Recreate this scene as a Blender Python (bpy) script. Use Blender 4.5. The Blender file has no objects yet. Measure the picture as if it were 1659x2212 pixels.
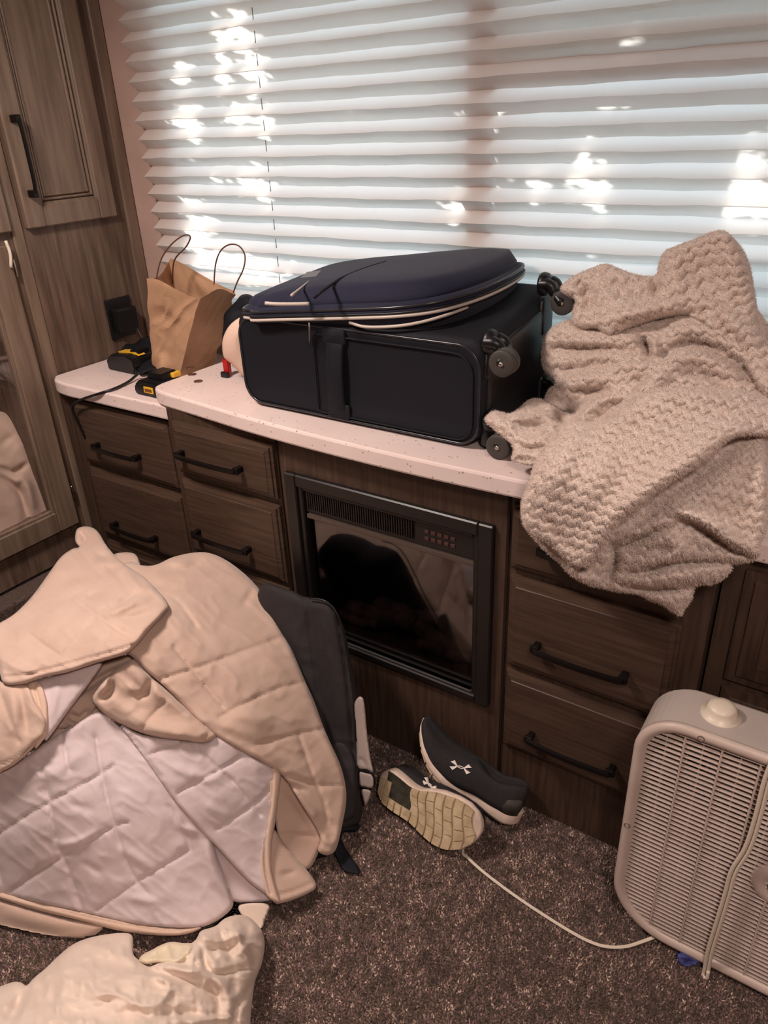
import bpy, bmesh, math, random
import numpy as np
from mathutils import Vector, Matrix
random.seed(7)
rng = np.random.default_rng(11)
S = bpy.context.scene
COL = S.collection

# ------------------------------------------------------------------ camera
YAW, PITCH, ROLL, FPX, CH = -0.61036, -0.48194, -0.04568, 1632.5, 1.55
cf = np.array([math.sin(YAW)*math.cos(PITCH), math.cos(YAW)*math.cos(PITCH), math.sin(PITCH)])
_r = np.cross(cf, [0, 0, 1.0]); _r /= np.linalg.norm(_r); _u = np.cross(_r, cf)
R2 = math.cos(ROLL)*_r+math.sin(ROLL)*_u
U2 = -math.sin(ROLL)*_r+math.cos(ROLL)*_u
CAM = np.array([0, 0, CH])
cd = bpy.data.cameras.new('camera')
cam = bpy.data.objects.new('camera', cd)
COL.objects.link(cam)
m = Matrix(((R2[0], U2[0], -cf[0], 0), (R2[1], U2[1], -cf[1], 0), (R2[2], U2[2], -cf[2], CH), (0, 0, 0, 1)))
cam.matrix_world = m
cd.sensor_fit = 'VERTICAL'; cd.sensor_height = 24; cd.lens = FPX/2212*24
cd.clip_start = 0.02
S.camera = cam

# ------------------------------------------------------------------ world, sun, lamps, exposure
w = bpy.data.worlds.new('sky'); S.world = w; w.use_nodes = True
bg = w.node_tree.nodes['Background']
bg.inputs[0].default_value = (0.66, 0.88, 1.0, 1); bg.inputs[1].default_value = 1.8
sd = bpy.data.lights.new('sun', 'SUN'); sd.energy = 17; sd.angle = 0.009; sd.color = (1, .96, .88)
sun = bpy.data.objects.new('sun', sd); COL.objects.link(sun)
SUNV = Vector((0.10, -0.80, -0.59)).normalized()      # direction the light travels
sun.rotation_euler = SUNV.to_track_quat('-Z', 'Y').to_euler()
for nm, lo, sz, en in (('ceiling_light', (-1.45, 0.50, 2.1), 0.30, 22.5), ('ceiling_light', (0.35, -0.1, 2.1), 0.34, 17)):
    ld = bpy.data.lights.new(nm, 'AREA'); ld.shape = 'DISK'; ld.size = sz; ld.energy = en; ld.color = (1, .84, .765)
    lo_ = bpy.data.objects.new('lamp_light', ld); COL.objects.link(lo_); lo_.location = lo
S.view_settings.view_transform = 'Standard'
S.view_settings.look = 'None'
S.view_settings.exposure = 0.45
S.view_settings.gamma = 1.0
S.view_settings.use_curve_mapping = False

# ------------------------------------------------------------------ helpers
def ray(x, y):
    x = np.asarray(x, float); y = np.asarray(y, float)
    a = (x-829.5)/FPX; b = -(y-1106)/FPX
    return cf+a[..., None]*R2+b[..., None]*U2
def at(u_, v_, **k):
    d = ray(u_, v_)
    ax = {'x': 0, 'y': 1, 'z': 2}[list(k)[0]]; v = list(k.values())[0]
    return CAM+d*(v-CAM[ax])/d[ax]
def tt(u_, v_, **k):
    d = ray(u_, v_); ax = {'x': 0, 'y': 1, 'z': 2}[list(k)[0]]; v = list(k.values())[0]
    return (v-CAM[ax])/d[ax]

def tag(o, label=None, cat=None, group=None, kind=None):
    if label: o['label'] = label
    if cat: o['category'] = cat
    if group: o['group'] = group
    if kind: o['kind'] = kind
    return o
def empty(name, loc, label, cat, group=None):
    o = bpy.data.objects.new(name, None); COL.objects.link(o); o.location = loc
    return tag(o, label, cat, group)
def link(name, me, mat, parent=None, smooth=False):
    me.materials.clear(); me.materials.append(mat)
    if smooth:
        me.polygons.foreach_set('use_smooth', np.ones(len(me.polygons), bool))
    o = bpy.data.objects.new(name, me); COL.objects.link(o)
    if parent is not None:
        o.parent = parent
        p = parent; off = Vector(p.location)
        while p.parent is not None: p = p.parent; off += Vector(p.location)
        o.location = -off      # meshes are written in world coordinates
        if parent.type == 'MESH': o.location = (0, 0, 0)
    return o
def mesh(name, V, F, mat, parent=None, smooth=False):
    me = bpy.data.meshes.new(name)
    me.from_pydata([tuple(map(float, v)) for v in V], [], [tuple(int(i) for i in f) for f in F]); me.update()
    return link(name, me, mat, parent, smooth)
def bm_obj(name, bm, mat, parent=None, smooth=False, fix=True):
    if fix: bmesh.ops.recalc_face_normals(bm, faces=bm.faces)
    me = bpy.data.meshes.new(name); bm.to_mesh(me); bm.free()
    return link(name, me, mat, parent, smooth)
def add_box(bm, a, b, bev=0, seg=2):
    a = np.array(a, float); b = np.array(b, float)
    r = bmesh.ops.create_cube(bm, size=1)
    for v in r['verts']:
        v.co = Vector([(a[i]+b[i])/2+v.co[i]*(b[i]-a[i]) for i in range(3)])
    if bev:
        es = list({e for v in r['verts'] for e in v.link_edges})
        bmesh.ops.bevel(bm, geom=es, offset=bev, segments=seg, affect='EDGES', profile=.5)
def box(name, a, b, mat, parent=None, bev=0, seg=2, smooth=False):
    bm = bmesh.new(); add_box(bm, a, b, bev, seg); return bm_obj(name, bm, mat, parent, smooth)
def catmull(P, n=8, closed=False):
    P = [np.array(p, float) for p in P]; out = []
    N = len(P); rngN = N if closed else N-1
    for i in range(rngN):
        if closed: p0, p1, p2, p3 = P[(i-1) % N], P[i], P[(i+1) % N], P[(i+2) % N]
        else:
            p1, p2 = P[i], P[i+1]; p0 = P[i-1] if i else 2*p1-p2; p3 = P[i+2] if i+2 < N else 2*p2-p1
        for k in range(n):
            t = k/n
            out.append(.5*((2*p1)+(-p0+p2)*t+(2*p0-5*p1+4*p2-p3)*t*t+(-p0+3*p1-3*p2+p3)*t**3))
    if not closed: out.append(P[-1])
    return out
def add_tube(bm, P, r, segs=8, closed=False, cap=True):
    P = [Vector(p) for p in P]; n = len(P)
    rs = r if hasattr(r, '__len__') else [r]*n
    up = None; rings = []
    for i in range(n):
        if closed: t = (P[(i+1) % n]-P[i-1])
        else: t = P[min(i+1, n-1)]-P[max(i-1, 0)]
        if t.length < 1e-9: t = Vector((0, 0, 1))
        t.normalize()
        if up is None:
            up = t.orthogonal().normalized()
        up = (up-t*up.dot(t))
        if up.length < 1e-6: up = t.orthogonal()
        up.normalize(); sd_ = t.cross(up)
        rings.append([bm.verts.new(P[i]+rs[i]*(math.cos(2*math.pi*k/segs)*up+math.sin(2*math.pi*k/segs)*sd_)) for k in range(segs)])
    for i in range(n if closed else n-1):
        A, B = rings[i], rings[(i+1) % n]
        for k in range(segs):
            bm.faces.new((A[k], A[(k+1) % segs], B[(k+1) % segs], B[k]))
    if cap and not closed:
        bm.faces.new(rings[0][::-1]); bm.faces.new(rings[-1])
def tube(name, P, r, mat, parent=None, segs=8, closed=False):
    bm = bmesh.new(); add_tube(bm, P, r, segs, closed); return bm_obj(name, bm, mat, parent, True)
def add_lathe(bm, prof, o, axis, segs=28):
    """prof: (radius, height along axis); closed at both ends"""
    o = Vector(o); a = Vector(axis).normalized(); u = a.orthogonal().normalized(); v = a.cross(u)
    rings = []
    for r, h in prof:
        rings.append([bm.verts.new(o+a*h+max(r, 1e-5)*(math.cos(2*math.pi*k/segs)*u+math.sin(2*math.pi*k/segs)*v)) for k in range(segs)])
    for A, B in zip(rings, rings[1:]):
        for k in range(segs): bm.faces.new((A[k], A[(k+1) % segs], B[(k+1) % segs], B[k]))
    bm.faces.new(rings[0][::-1]); bm.faces.new(rings[-1])
def lathe(name, prof, o, axis, mat, parent=None, segs=28, smooth=True):
    bm = bmesh.new(); add_lathe(bm, prof, o, axis, segs); return bm_obj(name, bm, mat, parent, smooth)
def rrect(x0, y0, x1, y1, r, n=6):
    out = []
    rs = r if hasattr(r, '__len__') else (r,)*4
    for (cx, cy, a, rr) in ((x1-rs[0], y0+rs[0], -90, rs[0]), (x1-rs[1], y1-rs[1], 0, rs[1]), (x0+rs[2], y1-rs[2], 90, rs[2]), (x0+rs[3], y0+rs[3], 180, rs[3])):
        for k in range(n+1):
            t = math.radians(a+90*k/n); out.append((cx+rr*math.cos(t), cy+rr*math.sin(t)))
    return out
def loft(name, rings, mat, parent=None, smooth=True, capa=True, capb=True, closed=True):
    bm = bmesh.new(); R_ = [[bm.verts.new(tuple(map(float, p))) for p in r] for r in rings]
    n = len(R_[0])
    for A, B in zip(R_, R_[1:]):
        for k in range(n if closed else n-1):
            bm.faces.new((A[k], A[(k+1) % n], B[(k+1) % n], B[k]))
    if capa: bm.faces.new(R_[0][::-1])
    if capb: bm.faces.new(R_[-1])
    return bm_obj(name, bm, mat, parent, smooth)
# value noise
_T = rng.random((256, 256))
def vnoise(x, y, seed=0):
    x = np.asarray(x)+seed*17.31; y = np.asarray(y)+seed*9.17
    i = np.floor(x).astype(int); j = np.floor(y).astype(int); fx = x-i; fy = y-j
    fx = fx*fx*(3-2*fx); fy = fy*fy*(3-2*fy)
    g = lambda a, b: _T[a % 256, b % 256]
    return (g(i, j)*(1-fx)+g(i+1, j)*fx)*(1-fy)+(g(i, j+1)*(1-fx)+g(i+1, j+1)*fx)*fy-.5

# ------------------------------------------------------------------ materials
def lin(c):
    return tuple((v/255/12.92 if v/255 <= .04045 else ((v/255+.055)/1.055)**2.4) for v in c)+(1,)
def mat(name, col, rough=.6, metal=0, spec=.5, col2=None, nscale=30, stretch=(1, 1, 1), bump=0, bscale=200, sheen=0, trans=None, coat=0, lo=.35, hi=.65, bdist=.002):
    mt = bpy.data.materials.new(name); mt.use_nodes = True
    nt = mt.node_tree; b = nt.nodes['Principled BSDF']
    b.inputs['Base Color'].default_value = lin(col); b.inputs['Roughness'].default_value = rough
    b.inputs['Metallic'].default_value = metal; b.inputs['Specular IOR Level'].default_value = spec
    if sheen:
        b.inputs['Sheen Weight'].default_value = sheen; b.inputs['Sheen Roughness'].default_value = .5
    if coat: b.inputs['Coat Weight'].default_value = coat
    tc = nt.nodes.new('ShaderNodeTexCoord'); mp = nt.nodes.new('ShaderNodeMapping'); mp.inputs['Scale'].default_value = stretch
    nt.links.new(tc.outputs['Object'], mp.inputs[0])
    if col2:
        n = nt.nodes.new('ShaderNodeTexNoise'); n.inputs['Scale'].default_value = nscale; n.inputs['Detail'].default_value = 6
        nt.links.new(mp.outputs[0], n.inputs['Vector'])
        rp = nt.nodes.new('ShaderNodeValToRGB'); rp.color_ramp.elements[0].position = lo; rp.color_ramp.elements[1].position = hi
        rp.color_ramp.elements[0].color = lin(col); rp.color_ramp.elements[1].color = lin(col2)
        nt.links.new(n.outputs['Fac'], rp.inputs[0]); nt.links.new(rp.outputs[0], b.inputs['Base Color'])
    if bump:
        n2 = nt.nodes.new('ShaderNodeTexNoise'); n2.inputs['Scale'].default_value = bscale; n2.inputs['Detail'].default_value = 4
        nt.links.new(mp.outputs[0], n2.inputs['Vector'])
        bp = nt.nodes.new('ShaderNodeBump'); bp.inputs['Strength'].default_value = bump; bp.inputs['Distance'].default_value = bdist
        nt.links.new(n2.outputs['Fac'], bp.inputs['Height']); nt.links.new(bp.outputs[0], b.inputs['Normal'])
    return mt
woodH = mat('dark_wood_horizontal', (62, 47, 38), .42, spec=.35, col2=(80, 62, 50), nscale=5, stretch=(1, 4, 22), bump=.15, bscale=40)
woodV = mat('dark_wood_vertical', (60, 45, 37), .42, spec=.35, col2=(80, 62, 50), nscale=5, stretch=(18, 18, 1.2), bump=.15, bscale=40)
woodT = mat('tall_cabinet_wood', (104, 86, 73), .45, spec=.3, col2=(126, 107, 92), nscale=4, stretch=(16, 12, 1.1), bump=.15, bscale=30)
woodP = mat('panel_wood', (80, 63, 52), .5, spec=.3, col2=(112, 92, 78), nscale=4, stretch=(16, 14, 1.1), bump=.2, bscale=30)
woodD = mat('painted_gap_shade', (38, 26, 20), .5, spec=.2)
blackm = mat('black_metal', (24, 19, 18), .35, metal=.5)
wallm = mat('pinkish_wall', (178, 150, 138), .8, col2=(186, 158, 146), nscale=8, bump=.1, bscale=120)
ceilm = mat('ceiling_white', (205, 190, 180), .9)
whitepl = mat('white_plastic', (203, 184, 174), .42, col2=(190, 172, 160), nscale=9)
greym = mat('fan_body_grey', (178, 166, 158), .5, col2=(166, 156, 148), nscale=6)
ivory = mat('ivory_plastic', (216, 202, 184), .4)
beige = mat('beige_quilt', (202, 175, 158), .85, sheen=.25, col2=(194, 166, 149), nscale=14, bump=.35, bscale=700)
lining = mat('white_lining', (214, 198, 198), .85, sheen=.2, col2=(204, 187, 186), nscale=10, bump=.25, bscale=800)
hemm = mat('hem_binding', (208, 180, 160), .85, sheen=.2, bump=.3, bscale=700)
sheetm = mat('cream_sheet', (226, 208, 192), .8, sheen=.15, col2=(218, 198, 182), nscale=7, bump=.15, bscale=500)
pillowm = mat('yellowed_cotton', (224, 208, 180), .8, sheen=.15)
furm = mat('plush_blanket', (240, 221, 208), .95, sheen=.4, col2=(232, 210, 196), nscale=160, bump=.9, bscale=420, bdist=.004)
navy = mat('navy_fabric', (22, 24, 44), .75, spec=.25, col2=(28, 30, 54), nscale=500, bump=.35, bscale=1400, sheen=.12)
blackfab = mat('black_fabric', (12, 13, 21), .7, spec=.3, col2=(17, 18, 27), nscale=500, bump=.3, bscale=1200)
blackpl = mat('black_plastic', (17, 17, 19), .38)
rubber = mat('grey_rubber', (62, 58, 54), .6)
reflect = mat('light_piping', (190, 178, 168), .4)
pipeb = mat('glossy_black_piping', (40, 40, 46), .25)
chrome = mat('steel', (190, 180, 170), .25, metal=1)
packm = mat('dark_backpack_cloth', (38, 32, 34), .8, col2=(32, 27, 29), nscale=20, bump=.3, bscale=900)
greycl = mat('light_grey_cloth', (170, 155, 148), .8, bump=.2, bscale=400)
kraft = mat('kraft_paper', (186, 148, 116), .7, col2=(172, 134, 104), nscale=12, bump=.2, bscale=60)
cordp = mat('twisted_paper_cord', (96, 62, 50), .7)
yellow = mat('yellow_plastic', (222, 172, 50), .4)
red = mat('red_plastic', (170, 28, 26), .3)
peach = mat('peach_cloth', (224, 194, 174), .75, bump=.1, bscale=300)
copper = mat('coin_metal', (150, 118, 104), .35, metal=.8)
shoeb = mat('black_knit', (26, 23, 24), .85, col2=(38, 34, 34), nscale=300, bump=.4, bscale=900)
midsole = mat('white_foam', (226, 204, 188), .6, col2=(206, 184, 168), nscale=30)
tread = mat('worn_rubber_tread', (206, 186, 152), .7, col2=(180, 158, 124), nscale=45, bump=.3, bscale=200)
treadd = mat('dark_rubber', (40, 38, 30), .7, col2=(60, 56, 44), nscale=80)
logom = mat('white_print', (236, 226, 218), .5)
bluem = mat('blue_plastic_scrap', (52, 56, 112), .5, col2=(74, 78, 140), nscale=40)
firebl = mat('fireplace_black', (22, 18, 17), .4)
firein = mat('firebox_near_black', (10, 9, 9), .8)  # plain near-black lining inside the firebox
logm = mat('fake_log', (96, 84, 78), .9, col2=(38, 30, 28), nscale=26, bump=.8, bscale=60)
emberm = mat('ember_bed', (70, 40, 36), .9, col2=(30, 22, 22), nscale=60, bump=.8, bscale=120)
leafm = mat('tree_leaf', (70, 110, 50), .6)
barkm = mat('bark', (80, 66, 52), .9, bump=.6, bscale=30)
alum = mat('window_frame_brown', (88, 62, 58), .5)
mirror = None
# quartz counter with specks
counterm = mat('speckled_counter', (232, 214, 208), .28, col2=(226, 206, 200), nscale=6)
nt = counterm.node_tree; b = nt.nodes['Principled BSDF']
base_link = b.inputs['Base Color'].links[0].from_socket
vo = nt.nodes.new('ShaderNodeTexVoronoi'); vo.inputs['Scale'].default_value = 130
wn = nt.nodes.new('ShaderNodeTexVoronoi'); wn.inputs['Scale'].default_value = 130
lt = nt.nodes.new('ShaderNodeMath'); lt.operation = 'LESS_THAN'; lt.inputs[1].default_value = .28
sep = nt.nodes.new('ShaderNodeSeparateColor')
gt = nt.nodes.new('ShaderNodeMath'); gt.operation = 'GREATER_THAN'; gt.inputs[1].default_value = .91
mu = nt.nodes.new('ShaderNodeMath'); mu.operation = 'MULTIPLY'
mx = nt.nodes.new('ShaderNodeMix'); mx.data_type = 'RGBA'; mx.inputs[7].default_value = lin((168, 140, 130))
tc = nt.nodes.new('ShaderNodeTexCoord')
nt.links.new(tc.outputs['Object'], vo.inputs['Vector']); nt.links.new(vo.outputs['Distance'], lt.inputs[0])
nt.links.new(vo.outputs['Color'], sep.inputs[0]); nt.links.new(sep.outputs[0], gt.inputs[0])
nt.links.new(lt.outputs[0], mu.inputs[0]); nt.links.new(gt.outputs[0], mu.inputs[1])
nt.links.new(mu.outputs[0], mx.inputs[0]); nt.links.new(base_link, mx.inputs[6]); nt.links.new(mx.outputs[2], b.inputs['Base Color'])
# glass
glassm = bpy.data.materials.new('window_glass'); glassm.use_nodes = True
nt = glassm.node_tree; nt.nodes.clear()
o_ = nt.nodes.new('ShaderNodeOutputMaterial'); t_ = nt.nodes.new('ShaderNodeBsdfTransparent'); g_ = nt.nodes.new('ShaderNodeBsdfGlossy')
g_.inputs['Roughness'].default_value = .03; mi = nt.nodes.new('ShaderNodeMixShader'); mi.inputs[0].default_value = .08
nt.links.new(t_.outputs[0], mi.inputs[1]); nt.links.new(g_.outputs[0], mi.inputs[2]); nt.links.new(mi.outputs[0], o_.inputs[0])
fglass = glassm.copy(); fglass.name = 'fireplace_glass'
for n in fglass.node_tree.nodes:
    if n.type == 'MIX_SHADER': n.inputs[0].default_value = .16
    if n.type == 'BSDF_TRANSPARENT': n.inputs[0].default_value = (.55, .5, .5, 1)
    if n.type == 'BSDF_GLOSSY': n.inputs['Roughness'].default_value = .06
# pleated shade cloth: lets daylight through
shadem = bpy.data.materials.new('pleated_shade_cloth'); shadem.use_nodes = True
nt = shadem.node_tree; nt.nodes.clear()
o_ = nt.nodes.new('ShaderNodeOutputMaterial'); d_ = nt.nodes.new('ShaderNodeBsdfDiffuse'); t_ = nt.nodes.new('ShaderNodeBsdfTranslucent')
d_.inputs[0].default_value = (.84, .72, .66, 1); t_.inputs[0].default_value = (.80, .84, .84, 1)
mi = nt.nodes.new('ShaderNodeMixShader'); mi.inputs[0].default_value = .42
nt.links.new(d_.outputs[0], mi.inputs[1]); nt.links.new(t_.outputs[0], mi.inputs[2]); nt.links.new(mi.outputs[0], o_.inputs[0])
# lamp glow
lampm = bpy.data.materials.new('lamp_diffuser'); lampm.use_nodes = True
e = lampm.node_tree.nodes['Principled BSDF']; e.inputs['Emission Color'].default_value = (1, .82, .7, 1); e.inputs['Emission Strength'].default_value = 6
# carpet tufts take their colour from a per-tuft attribute
carpetm = mat('carpet_pile', (90, 74, 66), .95)
an = carpetm.node_tree.nodes.new('ShaderNodeAttribute'); an.attribute_name = 'tuft'
carpetm.node_tree.links.new(an.outputs['Color'], carpetm.node_tree.nodes['Principled BSDF'].inputs['Base Color'])
carpetb = mat('carpet_backing', (70, 54, 48), .95, col2=(108, 90, 80), nscale=260, bump=.9, bscale=300, bdist=.006, lo=.4, hi=.6)

# ------------------------------------------------------------------ room shell
XW, YW, ZT = -2.165, 1.75, 2.15
FACE, WING = 1.277, 1.32
def struct(o): o['kind'] = 'structure'; return o
struct(box('floor', (-2.7, -1.7, -.05), (1.3, 2.0, 0), carpetb))
struct(box('ceiling', (-2.7, -1.7, ZT), (1.3, 2.0, ZT+.05), ceilm))
struct(box('wall_left', (-2.75, -1.7, 0), (-2.6, 2.0, ZT), wallm))
struct(box('wall_right', (1.2, -1.7, 0), (1.3, 2.0, ZT), wallm))
struct(box('wall_back', (-2.7, -1.75, 0), (1.3, -1.65, ZT), woodP))
# window wall with opening
WX0, WX1, WZ0, WZ1 = -1.955, .62, 1.0, 1.98
bm = bmesh.new()
add_box(bm, (-2.7, YW, 0), (WX0, YW+.06, ZT)); add_box(bm, (WX1, YW, 0), (1.3, YW+.06, ZT))
add_box(bm, (WX0, YW, 0), (WX1, YW+.06, WZ0)); add_box(bm, (WX0, YW, WZ1), (WX1, YW+.06, ZT))
struct(bm_obj('wall_front', bm, wallm))
win = empty('window_1', (-.7, YW+.03, 1.0), None, None); struct(win)
bm = bmesh.new()
for a, b_ in (((WX0, 0, WZ0), (WX0+.03, 0, WZ1)), ((WX1-.03, 0, WZ0), (WX1, 0, WZ1)), ((WX0, 0, WZ0), (WX1, 0, WZ0+.03)), ((WX0, 0, WZ1-.03), (WX1, 0, WZ1))):
    add_box(bm, (a[0], YW+.012, a[2]), (b_[0], YW+.05, b_[2]))
bm_obj('window_frame', bm, alum, win)
box('mullion', (-.935, YW-.005, WZ0+.03), (-.860, YW+.05, WZ1-.03), alum, win)
box('transom', (-.865, YW-.004, 1.60), (WX1-.03, YW+.05, 1.655), alum, win)
box('pane', (WX0+.03, YW+.03, WZ0+.03), (-.925, YW+.034, WZ1-.03), glassm, win)
box('pane', (-.865, YW+.03, WZ0+.03), (WX1-.03, YW+.034, 1.60), glassm, win)
box('pane', (-.865, YW+.03, 1.655), (WX1-.03, YW+.034, WZ1-.03), glassm, win)

# pleated shade: folded cloth with head rail, bottom rail and cords
sh = empty('pleated_shade', (-.7, 1.72, 2.0), 'translucent white pleated window shade with horizontal folds and daylight behind', 'window shade')
PIT = .0505; bx0, bx1 = -2.036, .72
zs = []; z = 1.6175; 
while z < 2.02: z += PIT
folds = []
while z > 1.19: folds.append((z, 1)); z -= PIT
while z > 1.0: folds.append((z, 1)); z -= .0455
pts = []
for i, (zf, _) in enumerate(folds):
    nz = folds[i+1][0] if i+1 < len(folds) else zf-.04
    pts.append((1.703, zf)); pts.append((1.741, (zf+nz)/2+.0))
NX = 60
V = []; F = []
for j, (yy, zz) in enumerate(pts):
    for i in range(NX+1):
        x = bx0+(bx1-bx0)*i/NX
        sag = .0012*math.sin(i*.9+j*1.7)+.0008*math.sin(i*2.3+j)
        V.append((x, yy+sag, zz+sag*.8))
for j in range(len(pts)-1):
    for i in range(NX): a = j*(NX+1)+i; F.append((a, a+1, a+NX+2, a+NX+1))
# each pleat is a part
for j in range(0, len(pts)-1, 2):
    k = min(j+3, len(pts))
    n = (k-j)*(NX+1)
    vv = V[j*(NX+1):j*(NX+1)+n]
    ff = [(r*(NX+1)+i, r*(NX+1)+i+1, (r+1)*(NX+1)+i+1, (r+1)*(NX+1)+i) for r in range(k-j-1) for i in range(NX)]
    mesh('pleat', vv, ff, shadem, sh)
box('head_rail', (bx0, 1.70, 2.05), (bx1, 1.745, 2.09), whitepl, sh, .004)
box('bottom_rail', (bx0, 1.705, pts[-1][1]-.02), (bx1, 1.74, pts[-1][1]+.002), whitepl, sh, .003)
p0 = at(543, 0, y=1.722); p1 = at(612, 615, y=1.722)
dirc = (p1-p0)/(p1[2]-p0[2])
for xc in (p0[0],):
    tube('lift_cord', [(xc, 1.7215, 2.05), (xc, 1.7215, pts[-1][1])], .0011, mat('cord_grey', (96, 90, 88), .8), sh, 6)
    for k in range(0, len(pts)-2, 2):     # cord shows again on the front of every second facet
        pass

# the tree outside: leaves that break up the sunlight
def dapple_hit(P):
    """does the sun ray through leaf point P land on one of the bright flecks seen on the shade?"""
    s = (1.72-P[1])/SUNV[1]
    return P[0]+SUNV[0]*s, P[2]+SUNV[2]*s
spots = []
for (px, py, rx, rz) in [(510, 45, 9, 12), (505, 75, 16, 10), (477, 130, 8, 14), (483, 172, 10, 11), (540, 105, 8, 12), (540, 145, 13, 16), (562, 160, 6, 16), (390, 160, 17, 26), (404, 262, 20, 16), (420, 292, 8, 18),
                         (515, 255, 18, 10), (575, 270, 16, 26), (468, 388, 4, 4), (540, 395, 10, 5), (572, 425, 8, 14), (405, 440, 8, 5), (430, 490, 22, 16), (420, 520, 14, 14), (470, 560, 40, 14), (560, 590, 40, 14), (440, 560, 20, 20),
                         (1045, 238, 22, 14), (1052, 268, 14, 24), (1052, 400, 6, 22), (990, 450, 16, 14), (1380, 225, 22, 8), (1420, 290, 24, 18), (1500, 285, 44, 22), (1530, 320, 60, 24), (1570, 340, 40, 20), (1490, 255, 50, 14), (1560, 430, 40, 20), (1610, 455, 50, 16), (1610, 400, 20, 14),
                         (1255, 370, 14, 20), (1285, 410, 24, 18), (1160, 405, 12, 10), (1400, 560, 34, 10), (1500, 75, 60, 10), (1620, 60, 40, 12), (1480, 490, 14, 10), (1390, 480, 12, 8)]:
    c = at(px, py, y=1.72); ex = at(px+rx, py, y=1.72); ez = at(px, py+rz, y=1.72)
    spots.append((c[0], c[2], .74*abs(ex[0]-c[0]), .74*abs(ez[2]-c[2])))
spots = np.array(spots)
tree = empty('tree', (-.6, 3.9, 0), 'leafy tree outside the window whose shade dapples the blind', 'tree')
LV = []; LF = []; cnt = 0
YP = 3.3
# rectangle of crown that shades the window
nl = 30000
P = np.column_stack([rng.uniform(-3.0, 1.6, nl), YP+rng.uniform(-.25, .25, nl), np.zeros(nl)])
tz = rng.uniform(.7, 2.35, nl)
P[:, 2] = tz+(1.72-P[:, 1])*(-SUNV[2]/-SUNV[1])*-1
sX = P[:, 0]+SUNV[0]*(1.72-P[:, 1])/SUNV[1]; sZ = P[:, 2]+SUNV[2]*(1.72-P[:, 1])/SUNV[1]
far = np.full(nl, 9.)
for c0, c1, a, b_ in spots:       # how far each leaf's shadow falls from the nearest sunlit fleck
    q_ = np.sqrt(((sX-c0)/a)**2+((sZ-c1)/b_)**2)
    far = np.minimum(far, (q_-1)*min(a, b_))
keep = far > .003
P = P[keep]; far = far[keep]
for p, fa_ in zip(P, far):
    th = random.random()*6.28; L = min(.075, fa_*1.15+.006)*random.uniform(.8, 1.0); Wd = L*.62
    # leaf roughly facing the sun
    n = Vector((random.uniform(-.5, .5), -1+random.uniform(-.3, .3), random.uniform(.2, 1.0))).normalized()
    u = n.orthogonal().normalized(); v = n.cross(u)
    a = u*math.cos(th)+v*math.sin(th); b_ = n.cross(a)
    o = Vector(p); k = len(LV)
    LV += [o-a*L, o+b_*Wd, o+a*L, o-b_*Wd]; LF.append((k, k+1, k+2, k+3))
lo_ = mesh('foliage', LV, LF, leafm, tree); lo_['kind'] = 'stuff'
tube('trunk', catmull([(-1.1, 4.3, -.4), (-1.0, 4.2, 1.2), (-.8, 4.0, 2.6), (-.6, 3.7, 3.6)], 5), .12, barkm, tree, 12)
tube('branch', catmull([(-.8, 4.0, 2.6), (0, 3.7, 2.9), (.9, 3.5, 3.1)], 5), .04, barkm, tree, 8)

# ------------------------------------------------------------------ cabinetry
def frustum_front(name, x0, x1, z0, z1, yback, depth, inset, m_, parent, step=.004):
    """drawer or door front facing -y with a bevelled border"""
    yf = yback-depth
    def rect(i, y): return [(x0+i, y, z0+i), (x1-i, y, z0+i), (x1-i, y, z1-i), (x0+i, y, z1-i)]
    rings = [rect(0, yback), rect(0, yback-depth*.45), rect(inset*.35, yback-depth*.55), rect(inset*.4, yback-depth*.75), rect(inset, yf+.002), rect(inset+.0015, yf)]
    return loft(name, rings, m_, parent, smooth=False)
def bar_handle(x0, x1, z, y, parent, name='handle'):
    """arched bar pull on two posts, facing -y"""
    bm = bmesh.new()
    P = [(x0+.006, y-.022, z), (x0+.02, y-.030, z-.0), ((x0+x1)/2, y-.034, z), (x1-.02, y-.030, z), (x1-.006, y-.022, z)]
    C = catmull(P, 6)
    rings = []
    for c in C:
        rings.append([bm.verts.new((c[0], c[1]+dy, c[2]+dz)) for dy, dz in ((-.004, -.005), (.004, -.006), (.004, .006), (-.004, .005))])
    for A, B in zip(rings, rings[1:]):
        for k in range(4): bm.faces.new((A[k], A[(k+1) % 4], B[(k+1) % 4], B[k]))
    bm.faces.new(rings[0][::-1]); bm.faces.new(rings[-1])
    for xc in (x0+.010, x1-.010):
        add_box(bm, (xc-.010, y-.026, z-.009), (xc+.010, y-.016, z+.009), .003)
        add_box(bm, (xc-.007, y-.018, z-.008), (xc+.007, y+.001, z+.008), .002)
    return bm_obj(name, bm, blackm, parent)
def drawer(parent, x0, x1, z0, z1, yface, hx=None, hz=None):
    d = frustum_front('drawer', x0, x1, z0, z1, yface, .022, .018, woodH, parent)
    if hx: bar_handle(hx[0], hx[1], hz, yface-.022, d)
    return d

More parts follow.
